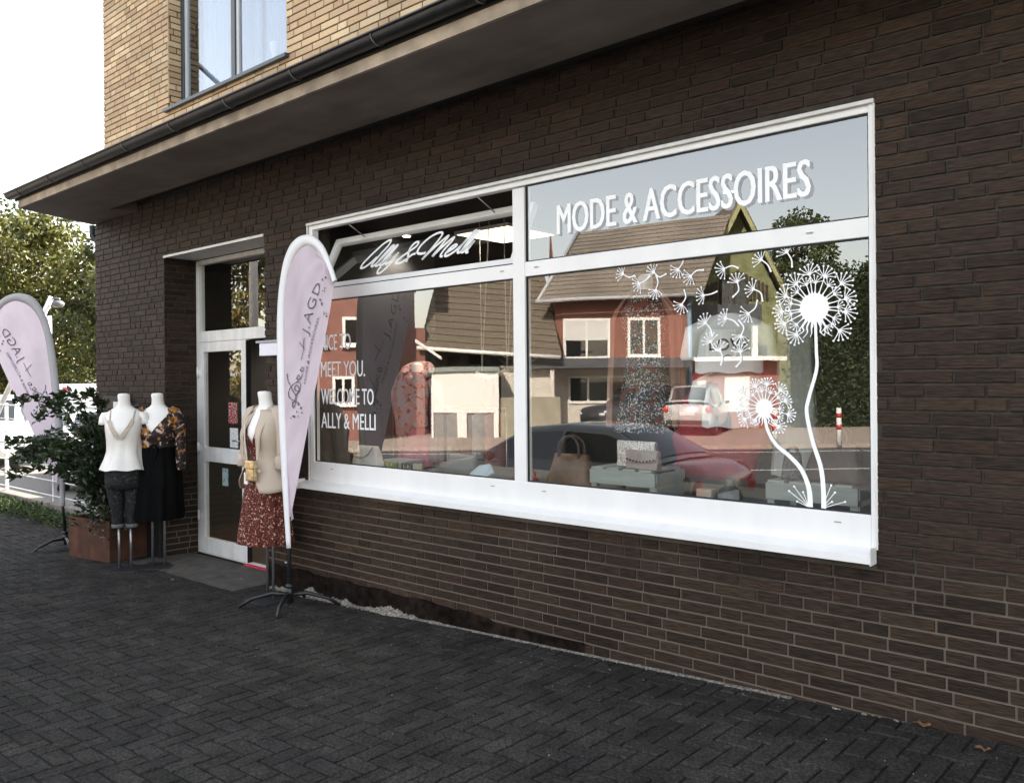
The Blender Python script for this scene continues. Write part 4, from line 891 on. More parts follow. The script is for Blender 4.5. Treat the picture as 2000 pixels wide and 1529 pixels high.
def clutch(label, x, y, z, wd, ht, mat, studs=False, rz=0):
    t = thing("clutch_bag", label, "clutch bag", (x, y, z), rz, "clutch bags on the crate"); s = MB(); s.add([(-wd/2, -.035, 0), (wd/2, -.035, 0), (wd/2, .035, 0), (-wd/2, .035, 0), (-wd/2, -.012, ht), (wd/2, -.012, ht), (wd/2, .018, ht), (-wd/2, .018, ht)], [(0,3,2,1),(4,5,6,7),(0,1,5,4),(1,2,6,5),(2,3,7,6),(3,0,4,7)]); s.build("bag_body", mat, t, bevel=.01)
    s = MB(); s.add([(-wd/2, -.018, ht + .003), (wd/2, -.018, ht + .003), (wd/2 - .01, -.036, ht * .48), (0, -.040, ht * .36), (-wd/2 + .01, -.036, ht * .48)], [(0, 4, 3, 2, 1)]); s.build("flap", mat, t).modifiers.new("t", 'SOLIDIFY').thickness = .005
    if studs:
        for k in range(9):
            s = MB(); s.ball((-wd * .42 + k * wd * .105, -.041, ht * (.55 - .12 * math.sin(math.pi * k / 8))), .006, 8, 5); s.build("stud", dkbrown, t)
    return t
clutch("silver black woven clutch bag on the crate, the taller one behind", -3.055, .44, PZ + .19, .30, .17, silver, rz=-.05)
clutch("pinkish taupe studded clutch bag standing on the crate in front", -2.965, .37, PZ + .19, .24, .12, M("taupe_leather", (.32, .25, .22), .4, .15, 9), True, -.02)
soft_bag("large dark brown shoulder bag standing on the right crate", -1.78, .46, PZ + .19, .34, .18, .22, dkbrown, .10, -.1, seed=6)
mesh_m = M("grey_mesh_leather", (.10, .09, .085), .6, .5, 80, bump=.002)
soft_bag("small grey mesh pouch on the left of the right crate", -2.02, .44, PZ + .19, .12, .1, .15, mesh_m, .03, .2, seed=7)
cer = M("dark_ceramic", (.02, .02, .02), .25, .2, 8)
t = thing("vase", "squat black bottle vase with pale band in front of the red scarf", "vase", (-2.37, .37, PZ)); s = MB(); s.loft([ring(0, 0, z, r, r, 24) for z, r in ((0, .06), (.01, .072), (.07, .075), (.11, .062), (.13, .035), (.15, .030), (.175, .034), (.178, .03))], cap0=True, cap1=True); s.build("vase_body", cer, t)
s = MB(); s.loft([ring(0, 0, z, r, r, 24) for z, r in ((.03, .0755), (.035, .077), (.045, .077), (.05, .0762))]); s.build("vase_band", M("taupe_band", (.3, .27, .24), .6, .1, 9), t)
s = MB(); s.box((-.05, -.03, 0), (.05, .03, .105)); o = s.build("gift_box", M("beige_card", (.46, .38, .30), .7, .04, 9), bevel=.003, loc=(-2.52, .36, PZ)); tag(o, "small beige cardboard box left of the black vase", "box")
# left pane
t = soft_bag("white shoulder bag with chain at the left end of the window display", -5.78, .42, PZ + .04, .36, .14, .17, M("white_leather", (.55, .54, .50), .5, .05, 6), 0, 0, seed=9)
s = MB(); s.tube(catmull([(-.14, -.07, .15), (-.08, -.085, .09), (0, -.09, .075), (.09, -.085, .10), (.15, -.07, .17)], 6), .006, 6); s.build("chain", M("brass_chain", (.35, .28, .15), .4, .3, 60, metal=.7), t)
s = MB(); s.box((-.14, -.09, 0), (.14, .09, .09)); o = s.build("gift_box", M("grey_card", (.30, .29, .29), .7, .05, 9), bevel=.004, loc=(-5.42, .50, PZ + .02)); tag(o, "low grey lidded box beside the white shoulder bag", "box")
taupe = M("taupe_grey_leather", (.17, .155, .13), .6, .1, 5, bump=.003, bscale=7)
soft_bag("plain grey taupe tote bag in the middle of the left window", -4.66, .45, PZ, .36, .16, .19, taupe, 0, .05, seed=10)
s = MB(); s.add([(-.12, -.02, .0), (.05, -.05, .0), (.15, .0, .07), (.10, .02, .13), (-.02, .03, .11), (-.09, .02, .06)], [(0, 1, 2, 3, 4, 5)]); o = s.build("paper_bag", M("pale_blue_paper", (.50, .58, .62), .6, .1, 12, bump=.004, bscale=10), loc=(-4.38, .33, PZ + .02)); o.modifiers.new("t", 'SOLIDIFY').thickness = .02; tag(o, "crumpled pale blue paper bag leaning before the grey tote", "paper bag")
redl = M("red_patent_leather", (.30, .015, .02), .3, .2, 8, bump=.003, bscale=12); rustl = M("rust_leather", (.24, .06, .02), .45, .2, 8)
soft_bag("small rust orange bag at the mullion beside the red pouch", -4.02, .42, PZ, .16, .1, .13, rustl, .06, .2, seed=11)
soft_bag("small shiny red pouch at the mullion", -3.88, .32, PZ, .20, .12, .09, redl, .05, -.1, seed=12)
for i, (x, wdt, c, lab) in enumerate(((-5.25, .14, (.14, .16, .04), "small green printed tin in the left window"), (-5.05, .12, (.05, .05, .05), "small black framed picture in the left window"), (-4.93, .09, (.34, .32, .26), "small pale framed card beside the grey tote"))):
    t = thing("picture_frame", lab, "picture frame", (x, .22, PZ), .1, "small frames on the window ledge"); s = MB(); frame_ring(s, -wdt/2, wdt/2, 0, .12, .012, 0, .015); s.build("frame", M("frame_%d" % i, c, .6, .2, 20), t); s = MB(); s.box((-wdt/2 + .012, .004, .012), (wdt/2 - .012, .010, .108)); s.build("picture", M_print("picture_%d" % i, c, [((.5, .45, .2), 1, .55), ((.1, .2, .05), 1.4, .6)], 40), t)

# clothes hanging or standing behind the glass
def torso_form(label, x, y, z, rz, garment, gmat, parts=None, cat="mannequin"):
    t = thing("display_form", label, cat, (x, y, z - 1.0), rz, "dress forms in the shop window"); return t
def garment_dress(t, mat, z0, z1, flare=.2, neck=True, name="dress", n=56):
    s = MB(); rs = []
    for i in range(16):
        u = i / 15; z = z1 - (z1 - z0) * u
        if u < .12: rx, ry = .07 + u * 1.0, .06 + u * .3
        elif u < .45: rx, ry = .19 - (u - .12) * .18, .10 + (u - .12) * .05
        else: rx, ry = .13 + (u - .45) * flare, .105 + (u - .45) * flare * .9
        rs.append(ring(0, 0, z, rx, ry, n, fold=.0 if u < .4 else .05 * (u - .4) * 2, k=9, ph=1))
    s.loft(rs); s.build(name, mat, t)
bw = M_print("black_white_speckled_cloth", (.02, .02, .02), [((.62, .60, .56), 1.5, .56), ((.16, .05, .03), .25, .56)], scale=60)
t = thing("display_form", "dark speckled dress with rust coat draped open around it in the right window", "mannequin", (-3.22, .80, .8), .3, "dress forms in the shop window")
form = MB(); form.loft([ring(0, 0, z, r, r, 16) for z, r in ((1.36, .055), (1.46, .052), (1.48, .03))], cap1=True); form.build("neck", manq, t)
garment_dress(t, bw, .40, 1.37, .16)
s = MB(); coat = M("faded_rust_coat", (.30, .17, .12), .8, .12, 4, bump=.002)
rs = []
for i in range(14):
    u = i / 13; z = 1.38 - u * .95; rx = .10 + .14 * min(1, u * 5) + .04 * u; ry = .07 + .07 * min(1, u * 5) + .03 * u; rs.append(ring(0, .0, z, rx, ry, 48, fold=.02 + .02 * u, k=10, ph=2, a0=-42, a1=222))
s.loft(rs, closed=False); s.build("coat", coat, t)
t = thing("display_form", "pink and grey scarf draped over rose dress with grey cardigan in the left window", "mannequin", (-5.62, .85, .72), .5, "dress forms in the shop window")
form = MB(); form.loft([ring(0, 0, z, r, r, 16) for z, r in ((.86, .055), (.98, .052), (1.0, .03))], cap1=True); form.build("neck", manq, t)
garment_dress(t, M("rose_cloth", (.42, .13, .16), .8, .2, 10), .1, .92, .10)
s = MB(); rs = []
for i in range(12):
    u = i / 11; z = .93 - u * .8; rs.append(ring(0, 0, z, .08 + .15 * min(1, u * 5), .06 + .08 * min(1, u * 5), 40, fold=.02, k=8, ph=1, a0=-50, a1=200))
s.loft(rs, closed=False); s.build("cardigan", M("mauve_grey_knit", (.22, .165, .17), .9, .12, 40, bump=.002), t)
scf = M_print("pink_grey_scarf", (.42, .22, .20), [((.34, .30, .31), .5, .50), ((.22, .05, .06), .8, .58), ((.55, .28, .20), 1.2, .6)], scale=22)
s = MB()
s.tube(catmull([(.08, -.09, .88), (.11, .0, .93), (.06, .09, .97), (-.06, .09, .97), (-.11, .0, .93), (-.08, -.09, .88), (0, -.12, .84)], 5, closed=True), .045, 10, cap=False)
s.loft([ring(.055 + .012 * math.sin(z * 20), -.115, z, r, .042, 40, fold=.13, k=5, ph=z * 6) for z, r in ((.90, .05), (.82, .07), (.74, .075), (.64, .07), (.54, .075), (.46, .085), (.44, .06))], cap1=True)
s.loft([ring(-.095 + .015 * math.sin(z * 16), -.10, z, r, .05, 40, fold=.13, k=5, ph=z * 5 + 1) for z, r in ((.92, .05), (.84, .085), (.74, .10), (.62, .095), (.50, .085), (.38, .06), (.28, .03))], cap1=True)
s.build("scarf", scf, t)
red = M("wine_red_cloth", (.34, .04, .05), .8, .2, 6, bump=.003, bscale=9)
t = thing("display_form", "large wine red shawl and belt draped in folds beside the dandelion", "mannequin", (-2.74, .85, .85), 0, "dress forms in the shop window")
s = MB(); random.seed(19); rs = []
for i in range(15):
    u = i / 14; z = .98 - u * .92; w_ = .10 + .24 * math.sin(math.pi * min(1, u * .72 + .05)) ** 1.2; cxx = .20 - .20 * u; rs.append(ring(cxx, 0, z, w_ * (1 + .08 * math.sin(i * 2)), .10 + .06 * math.sin(math.pi * u), 56, fold=.05, k=6, ph=i * .35))
s.loft(rs, cap0=True, cap1=True); s.build("shawl", red, t)
for k in range(0):
    s = MB(); a = k * .06; s.tube(catmull([(-.30 + a, -.14, .42 - a), (-.20 + a, -.185, .28 - a * .5), (-.02 + a * .5, -.19, .16 - a * .3), (.16, -.17, .12 + a)], 5), .007, 6); s.build("fold_cord", M("rose_cord", (.30, .06, .06), .5, .2, 20), t)
wtee = M("white_jersey", (.74, .73, .70), .85, .04, 4)
def tshirt(label, x, y, z, rz, wd, ht, mat, word=None, sub=None, sleeves=.16):
    t = thing("hanging_top", label, "sweater", (x, y, z), rz, "white tops hanging in the right window"); s = MB(); rs = []
    for i in range(13):
        u = i / 12; zz = -ht * u; rx = .05 + (wd / 2 - .05) * min(1, u * 5) ** .6; rs.append(ring(0, 0, zz, rx, .03 + .035 * min(1, u * 4), 44, fold=.012 * u, k=6, ph=1))
    s.loft(rs)
    for sx_ in (-1, 1): s.tube([(sx_ * wd * .30, 0, -.07), (sx_ * wd * .52, 0, -.11), (sx_ * (wd * .60), 0, -.11 - sleeves), (sx_ * (wd * .60), 0, -.12 - sleeves)], [.05, .06, .055, .045], 12, cap=False)
    s.build("knit_body", mat, t)
    s = MB(); s.tube(catmull([(-.12, 0, -.03), (-.03, 0, .005), (0, 0, .05), (.02, 0, .08), (.0, 0, .10)], 5) , .004, 6); s.tube([(-.12, 0, -.035), (.12, 0, -.035)], .005, 6); s.build("hanger", dkbrown, t)
    if word:
        s = MB(); put_text(s, word, -.11, .12, -.225, .07, y=-.072, bold=.012); s.build("chest_lettering", M("black_flock", (.012, .012, .012), .8, .1, 9), t)
        s = MB(); ribbon(s, smooth_xz([(-.03, -.27), (0, -.255), (.03, -.27), (.06, -.26)], 5), .006, y=-.073, th=.001); s.build("chest_script", M("black_flock", (.012, .012, .012)), t)
    return t
tshirt("white sweater with black LOVE lettering hanging highest", -2.47, .56, 1.955, .42, .40, .36, wtee, "LOVE")
tshirt("plain white long top hanging below the LOVE sweater", -2.50, .63, 1.62, .42, .34, .36, M("thin_white_cotton", (.62, .62, .60), .85, .04, 4), sleeves=.10)
t = thing("hanging_top", "long pale grey dress hanging right of the LOVE sweater", "dress", (-2.22, .95, 2.05), .3, "white tops hanging in the right window")
s = MB(); s.loft([ring(0, 0, -z, r, .05, 44, fold=.03, k=9) for z, r in ((0, .04), (.04, .12), (.2, .10), (.5, .11), (.8, .13), (1.1, .15))]); s.build("dress_body", M("pale_grey_cotton", (.50, .49, .45), .9, .06, 4, stretch=(8, 8, .5)), t)
# driftwood swing hanging from the ceiling on ropes
t = thing("driftwood_hanger", "driftwood branch hung on white ropes in the left window", "hanger", (-4.72, .92, 1.60)); s = MB(); s.tube(catmull([(-.25, 0, .02), (-.1, .02, -.02), (.08, -.01, .03), (.3, .01, .06)], 5), [.02] * 15 + [.012], 8); s.build("branch", M("driftwood", (.35, .29, .22), .9, .3, 12, bump=.004), t)
for x in (-.18, .10):
    for dx in (-.0, .12): s = MB(); s.tube([(x, 0, .02), (x + dx - .02, 0, 1.35)], .0045, 6); s.build("rope", M("white_rope", (.45, .42, .36), .9, .2, 60), t)
gr = MB(); random.seed(77)
for i in range(120): a = U(-1, 1); leaf(gr, (.22 + U(-.06, .06), U(-.05, .05), .06 + U(-.03, .08)), (U(-.5, .8), U(-.6, .6), U(-1, 1)), U(.08, .2), .012, (.10, .095, .04))
gr.build("dried_grass", M("dried_grass", (.22, .20, .10), .9, .2, 20), t)
# clothes rail at the back of the left pane
t = thing("clothes_rail", "clothes rail with hanging garments deep in the shop", "clothes rail", (-7.45, 2.6, -.236)); s = MB(); s.tube([(-.15, 0, 0), (-.15, 0, 1.5), (1.3, 0, 1.5), (1.3, 0, 0)], .014, 8); s.build("rail_frame", grey_steel, t)
random.seed(90)
for i in range(7):
    x = .0 + i * .19; c = [(.30, .14, .13), (.36, .24, .20), (.10, .09, .09), (.40, .36, .33), (.18, .05, .05), (.22, .22, .24)][i % 6]; s = MB(); hh = U(.7, 1.05)
    s.loft([ring(x, 0, 1.46 - z * hh, r * .30, r, 18, fold=.05, k=4, ph=i) for z, r in ((0, .03), (.06, .18), (.3, .17), (.7, .19), (1, .21))]); s.build("hanging_garment", M("garment_cloth_%d" % (i % 6), c, .85, .2, 6), t)
# ceiling lamps
def downlight(x, y, lab):
    t = thing("ceiling_spot", lab, "ceiling lamp", (x, y, 2.955), 0, "small round spots in the shop ceiling"); s = MB(); s.tube([(0, 0, 0), (0, 0, -.012)], .05, 16); s.build("spot_ring", manq, t)
    s = MB(); s.tube([(0, 0, -.0125), (0, 0, -.016)], .036, 16); s.build("spot_glass", M("spot_glow", (.9, .9, .85), .5, .01, 5, emit=((1, .93, .8), 9)), t)
    ld = bpy.data.lights.new("spot_light", 'SPOT'); ld.energy = 16; ld.spot_size = math.radians(110); ld.spot_blend = .6; ld.color = (1, .88, .72); ld.shadow_soft_size = .05; lo = bpy.data.objects.new("spot_light", ld); COL.objects.link(lo); lo.parent = t; lo.location = (0, 0, -.06)
for i, (x, y, lab) in enumerate(((-4.91, 1.10, "round ceiling spot nearest the mullion in the left window"), (-6.15, 1.2, "round ceiling spot by the dark partition"), (-9.0, 2.6, "round ceiling spot inside the door, left one"), (-7.4, 2.6, "round ceiling spot inside the door, right one"), (-3.0, 1.6, "round ceiling spot above the right window display"), (-4.2, 3.8, "round ceiling spot deep in the middle of the shop"))): downlight(x, y, lab)
t = thing("ceiling_panel", "square glowing ceiling light panel seen through the tilted fanlight", "ceiling lamp", (-5.35, 1.72, 2.952)); s = MB(); s.box((-.34, -.34, -.03), (.34, .34, 0)); s.build("panel_frame", manq, t); s = MB(); s.box((-.32, -.32, -.033), (.32, .32, -.031)); s.build("panel_diffuser", M("panel_glow", (.9, .85, .7), .5, .01, 5, emit=((1, .86, .62), 1.1)), t)
# ------------------------------------------------------------------ across the street (seen mirrored in the shop glass)
def sfb(mb, name, mat, parent=None):
    mb.v = [SF(*p) for p in mb.v]; return recalc(mb.build(name, mat, parent))
def tiles(mb, a, b, c, d, rows, th=.05):
    """roof plane a-b (eave) to d-c (ridge) laid in stepped tile courses"""
    a, b, c, d = [Vector(p) for p in (a, b, c, d)]
    n = (b - a).cross(d - a).normalized()
    if n.z < 0: n = -n
    for i in range(rows):
        t0, t1 = i / rows, (i + 1) / rows; p = a.lerp(d, t0); q = b.lerp(c, t0); r = b.lerp(c, min(1, t1 + .02)); s_ = a.lerp(d, min(1, t1 + .02))
        mb.add([p, q, r, s_, p + n * th, q + n * th, r + n * .004, s_ + n * .004], [(0, 1, 5, 4), (4, 5, 6, 7), (0, 4, 7, 3), (1, 2, 6, 5), (0, 3, 2, 1)])
def house_window(parent, u0, u1, z0, z1, v, frame_m, glass, cols=2, w=.07, sill=True, shutter=0, blind=None):
    s = MB(); frame_ring(s, u0, u1, z0, z1, w, v - .06, v - .002)
    for k in range(1, cols): um = u0 + (u1 - u0) * k / cols; s.box((um - .04, v - .055, z0 + w), (um + .04, v - .004, z1 - w))
    f = sfb(s, "window", frame_m, parent); s = MB(); s.box((u0 + w, v - .03, z0 + w), (u1 - w, v - .02, z1 - w)); sfb(s, "pane", glass, f)
    if sill: s = MB(); s.box((u0 - .08, v - .16, z0 - .06), (u1 + .08, v - .003, z0 - .005)); sfb(s, "sill", frame_m, f)
    if shutter: s = MB(); s.box((u0 + w, v - .045, z1 - w - shutter), (u1 - w, v - .031, z1 - w)); sfb(s, "roller_shutter", M("pale_shutter", (.62, .60, .56), .6, .04, 5), f)
    if blind: s = MB(); s.box((u0 + w, v - .0195, z0 + w), (u1 - w, v - .012, z0 + w + (z1 - z0) * blind)); sfb(s, "net_curtain", M("net_curtain", (.6, .6, .58), .8, .05, 5), f)
    return f
far_glass = M_glass("house_glass", .12, tint=(.35, .38, .4))
red_brick = M("red_house_brick", (.25, .105, .075), .85, .22, 30, streak=((.5, .5, .5), .8, 1.1)); cream = M("cream_render", (.62, .56, .48), .85, .05, 3); tile_br = M("brown_roof_tiles", (.21, .175, .14), .85, .28, 12, streak=((.5, .5, .5), .8, 1.15)); tile_dk = M("dark_roof_tiles", (.15, .12, .085), .85, .3, 12)
slate = M("slate_cladding", (.07, .07, .075), .6, .25, 8); wood_dk = M("dark_timber", (.05, .035, .025), .8, .3, 6, stretch=(1, 1, 5)); gray_blue = M("blue_grey_pipe", (.2, .27, .34), .5, .1, 5); ochre_red = M("terracotta_render", (.21, .085, .062), .85, .1, 3); moss = M("mossy_render", (.16, .17, .065), .9, c2=(.27, .27, .14), scale=3)
white_far = M("white_house_paint", (.78, .74, .68), .6, .03, 5); darkin = M("dark_room", (.03, .03, .03), .9, .1, 3)

# red brick house with white ground floor
A_ = thing("brick_house", "two storey red brick house with cream ground floor across the street", "house", SF(4, 31, -.3)); 
inv = Matrix.Translation(-Vector(SF(4, 31, -.3)))
def hpart(fn, name, mat, par, invm):
    s = MB(); fn(s); s.v = [tuple(invm @ Vector(SF(*p))) for p in s.v]; return recalc(s.build(name, mat, par))
# keep it simple: house roots sit at the world origin of the street, parts carry world coordinates
bpy.data.objects.remove(A_)
def root(name, label, cat, group=None): return thing(name, label, cat, (0, 0, 0), 0, group)
A_ = root("brick_house", "two storey red brick house with cream ground floor across the street", "house")
s = MB(); s.box((1.6, 31, 2.25), (6.55, 38, 4.62)); s.prism([(1.6, 31.02, 4.62), (1.6, 38, 4.62), (1.6, 34.5, 7.5)], (.05, 0, 0)); sfb(s, "upper_wall", red_brick, A_)
s = MB(); s.box((.2, 31.05, -.4), (6.5, 37.9, 2.245)); sfb(s, "ground_floor_wall", cream, A_)
s = MB(); tiles(s, (.95, 30.4, 4.40), (6.9, 30.4, 4.62), (8.9, 34.5, 8.25), (2.8, 34.5, 7.55), 17); tiles(s, (1.2, 38.6, 4.4), (6.9, 38.6, 4.6), (8.9, 34.5, 8.2), (2.8, 34.5, 7.5), 12); sfb(s, "roof", tile_br, A_)
s = MB(); s.tube([(.95, 30.36, 4.40), (2.78, 34.48, 7.62)], .07, 6); s.tube([(.85, 30.3, 4.36), (6.6, 30.3, 4.56)], .07, 8); sfb(s, "gutter", M("pale_gutter", (.42, .42, .42), .5, .1, 5), A_)
house_window(A_, 1.90, 3.58, 2.30, 3.78, 31, white_far, far_glass, 2, .1, True, .68, .5); house_window(A_, 4.24, 5.45, 2.36, 3.80, 31, white_far, far_glass, 2, .1, True, 0, .6)
house_window(A_, 2.05, 4.25, .72, 1.70, 31.05, white_far, far_glass, 3, .09, False)
s = MB(); s.box((.5, 29.6, 1.96), (6.3, 31.04, 2.30)); sfb(s, "porch_roof", slate, A_)
for u in (1.35, 5.9): s = MB(); s.box((u, 29.7, -.3), (u + .14, 29.84, 1.955)); sfb(s, "porch_post", cream if u < 3 else wood_dk, A_)
s = MB(); s.box((.35, 30.99, -.3), (.95, 31.045, 1.45)); sfb(s, "door", M("grey_door", (.2, .2, .2), .6, .2, 4), A_)
s = MB(); s.tube([(6.48, 30.9, 4.5), (6.48, 30.9, -.3)], .09, 8); sfb(s, "downpipe", gray_blue, A_)
# house with gable
C_ = root("gabled_house", "gabled house with mossy green front, slate balcony and white garage across the street", "house")
s = MB(); s.prism([(6.75, 35, -.3), (11.7, 35, -.3), (11.7, 35, 3.6), (9.25, 35, 8.6), (6.75, 35, 3.6)], (0, 6, 0)); sfb(s, "wall", moss, C_)
s = MB()
for (p, q) in (((9.25, 8.75), (6.3, 2.9)), ((9.25, 8.75), (12.15, 2.9))):
    s.prism([(p[0], 34.3, p[1]), (q[0], 34.3, q[1]), (q[0], 34.3, q[1] + .22), (p[0], 34.3, p[1] + .22)], (0, 7.2, 0))
sfb(s, "roof", tile_dk, C_)
s = MB()
for (p, q) in (((9.25, 8.55), (6.5, 3.1)), ((9.25, 8.55), (11.95, 3.1))): s.prism([(p[0], 34.2, p[1] - .1), (q[0], 34.2, q[1] - .1), (q[0], 34.2, q[1] + .24), (p[0], 34.2, p[1] + .24)], (0, .09, 0))
sfb(s, "bargeboard", M("green_board", (.34, .33, .16), .8, .15, 4), C_)
s = MB()
for k in range(16): s.box((7.9 + k * .17, 34.93, 4.75), (8.0 + k * .17, 34.99, 6.0 - abs(k - 8) * .09))
sfb(s, "timber_cladding", wood_dk, C_)
house_window(C_, 8.6, 9.7, 4.5, 5.6, 34.92, wood_dk, far_glass, 2, .06)
s = MB(); s.box((6.7, 33, 3.78), (9.7, 33.1, 4.42)); s.box((6.7, 33.1, 3.7), (9.7, 34.99, 3.82)); sfb(s, "balcony", slate, C_)
s = MB(); s.box((6.65, 33.2, 2.35), (6.8, 34.9, 3.7)); s.box((9.4, 33.2, 2.35), (9.6, 33.4, 3.7)); sfb(s, "balcony_pier", white_far, C_)
house_window(C_, 8.0, 9.2, 2.4, 3.6, 34.98, white_far, far_glass, 2)
s = MB(); s.box((6.6, 31.2, 2.20), (10.1, 34.98, 2.36)); sfb(s, "porch_roof", white_far, C_)
s = MB(); s.box((6.62, 31.9, -.3), (10.0, 32.2, 2.195)); sfb(s, "porch_wall", M("brownish_render", (.30, .13, .10), .85, .1, 3), C_)
s = MB(); s.box((8.0, 31.86, .35), (8.9, 31.895, 1.6)); sfb(s, "garage_door", white_far, C_)
s = MB(); s.box((6.7, 31.86, .2), (7.3, 31.895, 1.5)); sfb(s, "door", cream, C_)
# low house with garage
B_ = root("low_house", "low brown roofed house with sunlit white garage wall across the street", "house")
s = MB(); tiles(s, (-3.2, 29.4, 2.75), (1.75, 29.4, 2.35), (1.2, 34, 6.3), (-2.6, 34, 6.7), 16); tiles(s, (-3.2, 39, 2.75), (1.75, 39, 2.35), (1.2, 34, 6.3), (-2.6, 34, 6.7), 10); sfb(s, "roof", tile_dk, B_)
s = MB(); s.prism([(-3.3, 29.2, 2.9), (-2.4, 29.2, 2.3), (-2.4, 29.2, 2.4), (-3.3, 29.2, 3.02)], (0, .08, 0)); s.tube([(-3.25, 29.3, 2.72), (1.7, 29.3, 2.33)], .07, 8); sfb(s, "eave_board", white_far, B_)
s = MB(); s.box((-2.9, 30.2, -.3), (1.5, 38.6, 2.6)); sfb(s, "wall", wood_dk, B_)
s = MB(); s.box((-2.55, 28, .52), (-.62, 28.3, 1.86)); s.box((-1.80, 28, -.3), (-1.50, 28.3, .515)); s.box((-2.62, 28, -.3), (-2.555, 28.3, 1.86)); s.box((-.615, 28, -.3), (-.45, 28.3, 1.86)); sfb(s, "garage_wall", white_far, B_)
for (a, b) in ((-2.55, -1.805), (-1.495, -.62)): s = MB(); s.box((a, 28.06, -.3), (b, 28.1, .517)); sfb(s, "garage_door", M("grey_shutter_door", (.20, .19, .18), .6, .1, 5), B_)
s = MB(); s.box((-2.7, 27.9, 1.865), (-.40, 30.1, 2.02)); sfb(s, "garage_roof", M("pale_green_fascia", (.24, .27, .24), .7, .08, 4), B_)
s = MB(); s.box((-.44, 28.2, -.3), (1.6, 28.5, 1.0)); sfb(s, "yard_wall", M("beige_yard_wall", (.30, .27, .2), .85, .08, 3), B_)
s = MB(); s.box((-.40, 30.0, -.3), (1.55, 30.15, 2.1)); sfb(s, "side_wall", cream, B_)
for k in range(5): house_window(B_, -2.3 + k * .75, -1.75 + k * .75, 2.08, 2.5, 30.1, wood_dk, far_glass, 1, .04, False)
# terracotta house
D_h = root("terracotta_house", "tall terracotta red house with white framed windows across the street", "house")
s = MB(); s.box((-7.3, 27, -.3), (-4.3, 38, 7.5)); s.box((-4.29, 29.5, -.3), (-3.0, 38, 3.4)); sfb(s, "wall", ochre_red, D_h)
s = MB(); tiles(s, (-7.6, 26.6, 7.4), (-4.0, 26.6, 7.4), (-4.0, 32.5, 11), (-7.6, 32.5, 11), 14); tiles(s, (-7.6, 38.4, 7.4), (-4.0, 38.4, 7.4), (-4.0, 32.5, 11), (-7.6, 32.5, 11), 10); sfb(s, "roof", tile_br, D_h)
for (a, b, c, d, n_) in ((-5.34, -4.78, 2.72, 3.62, 1), (-5.72, -4.98, .82, 1.75, 2), (-6.5, -5.9, 2.72, 3.62, 1), (-5.6, -4.8, 5, 6, 2)): house_window(D_h, a, b, c, d, 27, white_far, far_glass, n_, .09)

# ------------------------------------------------------------------ vehicles
tyre_m = M("tyre_rubber", (.02, .02, .02), .85, .2, 20); rim_m = M("alloy_rim", (.4, .4, .42), .3, .1, 20, metal=.8); carglass = M("car_glass", (.02, .025, .028), .06, .1, 3, spec=.8); red_l = M("red_tail_light", (.45, .02, .015), .2, .1, 9); clear_l = M("clear_headlight", (.6, .62, .65), .12, .1, 9); plate_m = M("number_plate", (.7, .7, .68), .5, .03, 9); trim_m = M("black_trim", (.02, .02, .02), .6, .1, 9)
CARS = {  # length stations: x, half width, lower z, belt z ; cabin stations: x, belt half width, belt z, roof half width, roof z
 'sedan': dict(L=4.5, W=.88, body=[(-2.24,.60,.42,.60),(-2.18,.72,.30,.72),(-2.0,.80,.24,.80),(-1.4,.86,.22,.90),(-.9,.88,.2,.95),(0,.88,.2,.97),(1.0,.88,.2,.98),(1.7,.86,.22,1.0),(2.1,.80,.28,.98),(2.24,.68,.36,.86)],
               cab=[(-1.15,.80,.93,.78,.94),(-.35,.80,.95,.62,1.36),(.3,.80,.96,.63,1.42),(1.0,.80,.97,.60,1.38),(1.75,.78,1.0,.72,1.01)], wheels=(-1.4, 1.32), wr=.32, posts=(.32,)),
 'suv': dict(L=4.3, W=.86, body=[(-2.14,.62,.5,.72),(-2.08,.74,.36,.86),(-1.9,.82,.3,.94),(-1.2,.86,.28,1.0),(-.7,.86,.26,1.02),(0,.86,.26,1.03),(1.0,.86,.26,1.04),(1.8,.85,.3,1.05),(2.06,.83,.36,1.05),(2.14,.78,.42,1.02)],
               cab=[(-1.0,.78,1.0,.76,1.01),(-.45,.80,1.02,.64,1.56),(.3,.80,1.03,.65,1.64),(1.5,.80,1.04,.64,1.62),(2.06,.80,1.05,.66,1.12)], wheels=(-1.3, 1.3), wr=.35, posts=(.3, 1.2)),
 'van': dict(L=5.4, W=.98, body=[(-2.7,.8,.5,.9),(-2.6,.92,.36,1.05),(-2.2,.97,.3,1.15),(-1.2,.98,.28,1.3),(0,.98,.28,1.3),(1.5,.98,.28,1.3),(2.6,.97,.3,1.3),(2.7,.95,.36,1.3)],
               cab=[(-2.15,.9,1.14,.88,1.15),(-1.3,.92,1.3,.80,2.2),(0,.94,1.3,.86,2.45),(1.5,.94,1.3,.86,2.45),(2.68,.93,1.3,.86,2.4)], wheels=(-1.75, 1.6), wr=.35, posts=())}
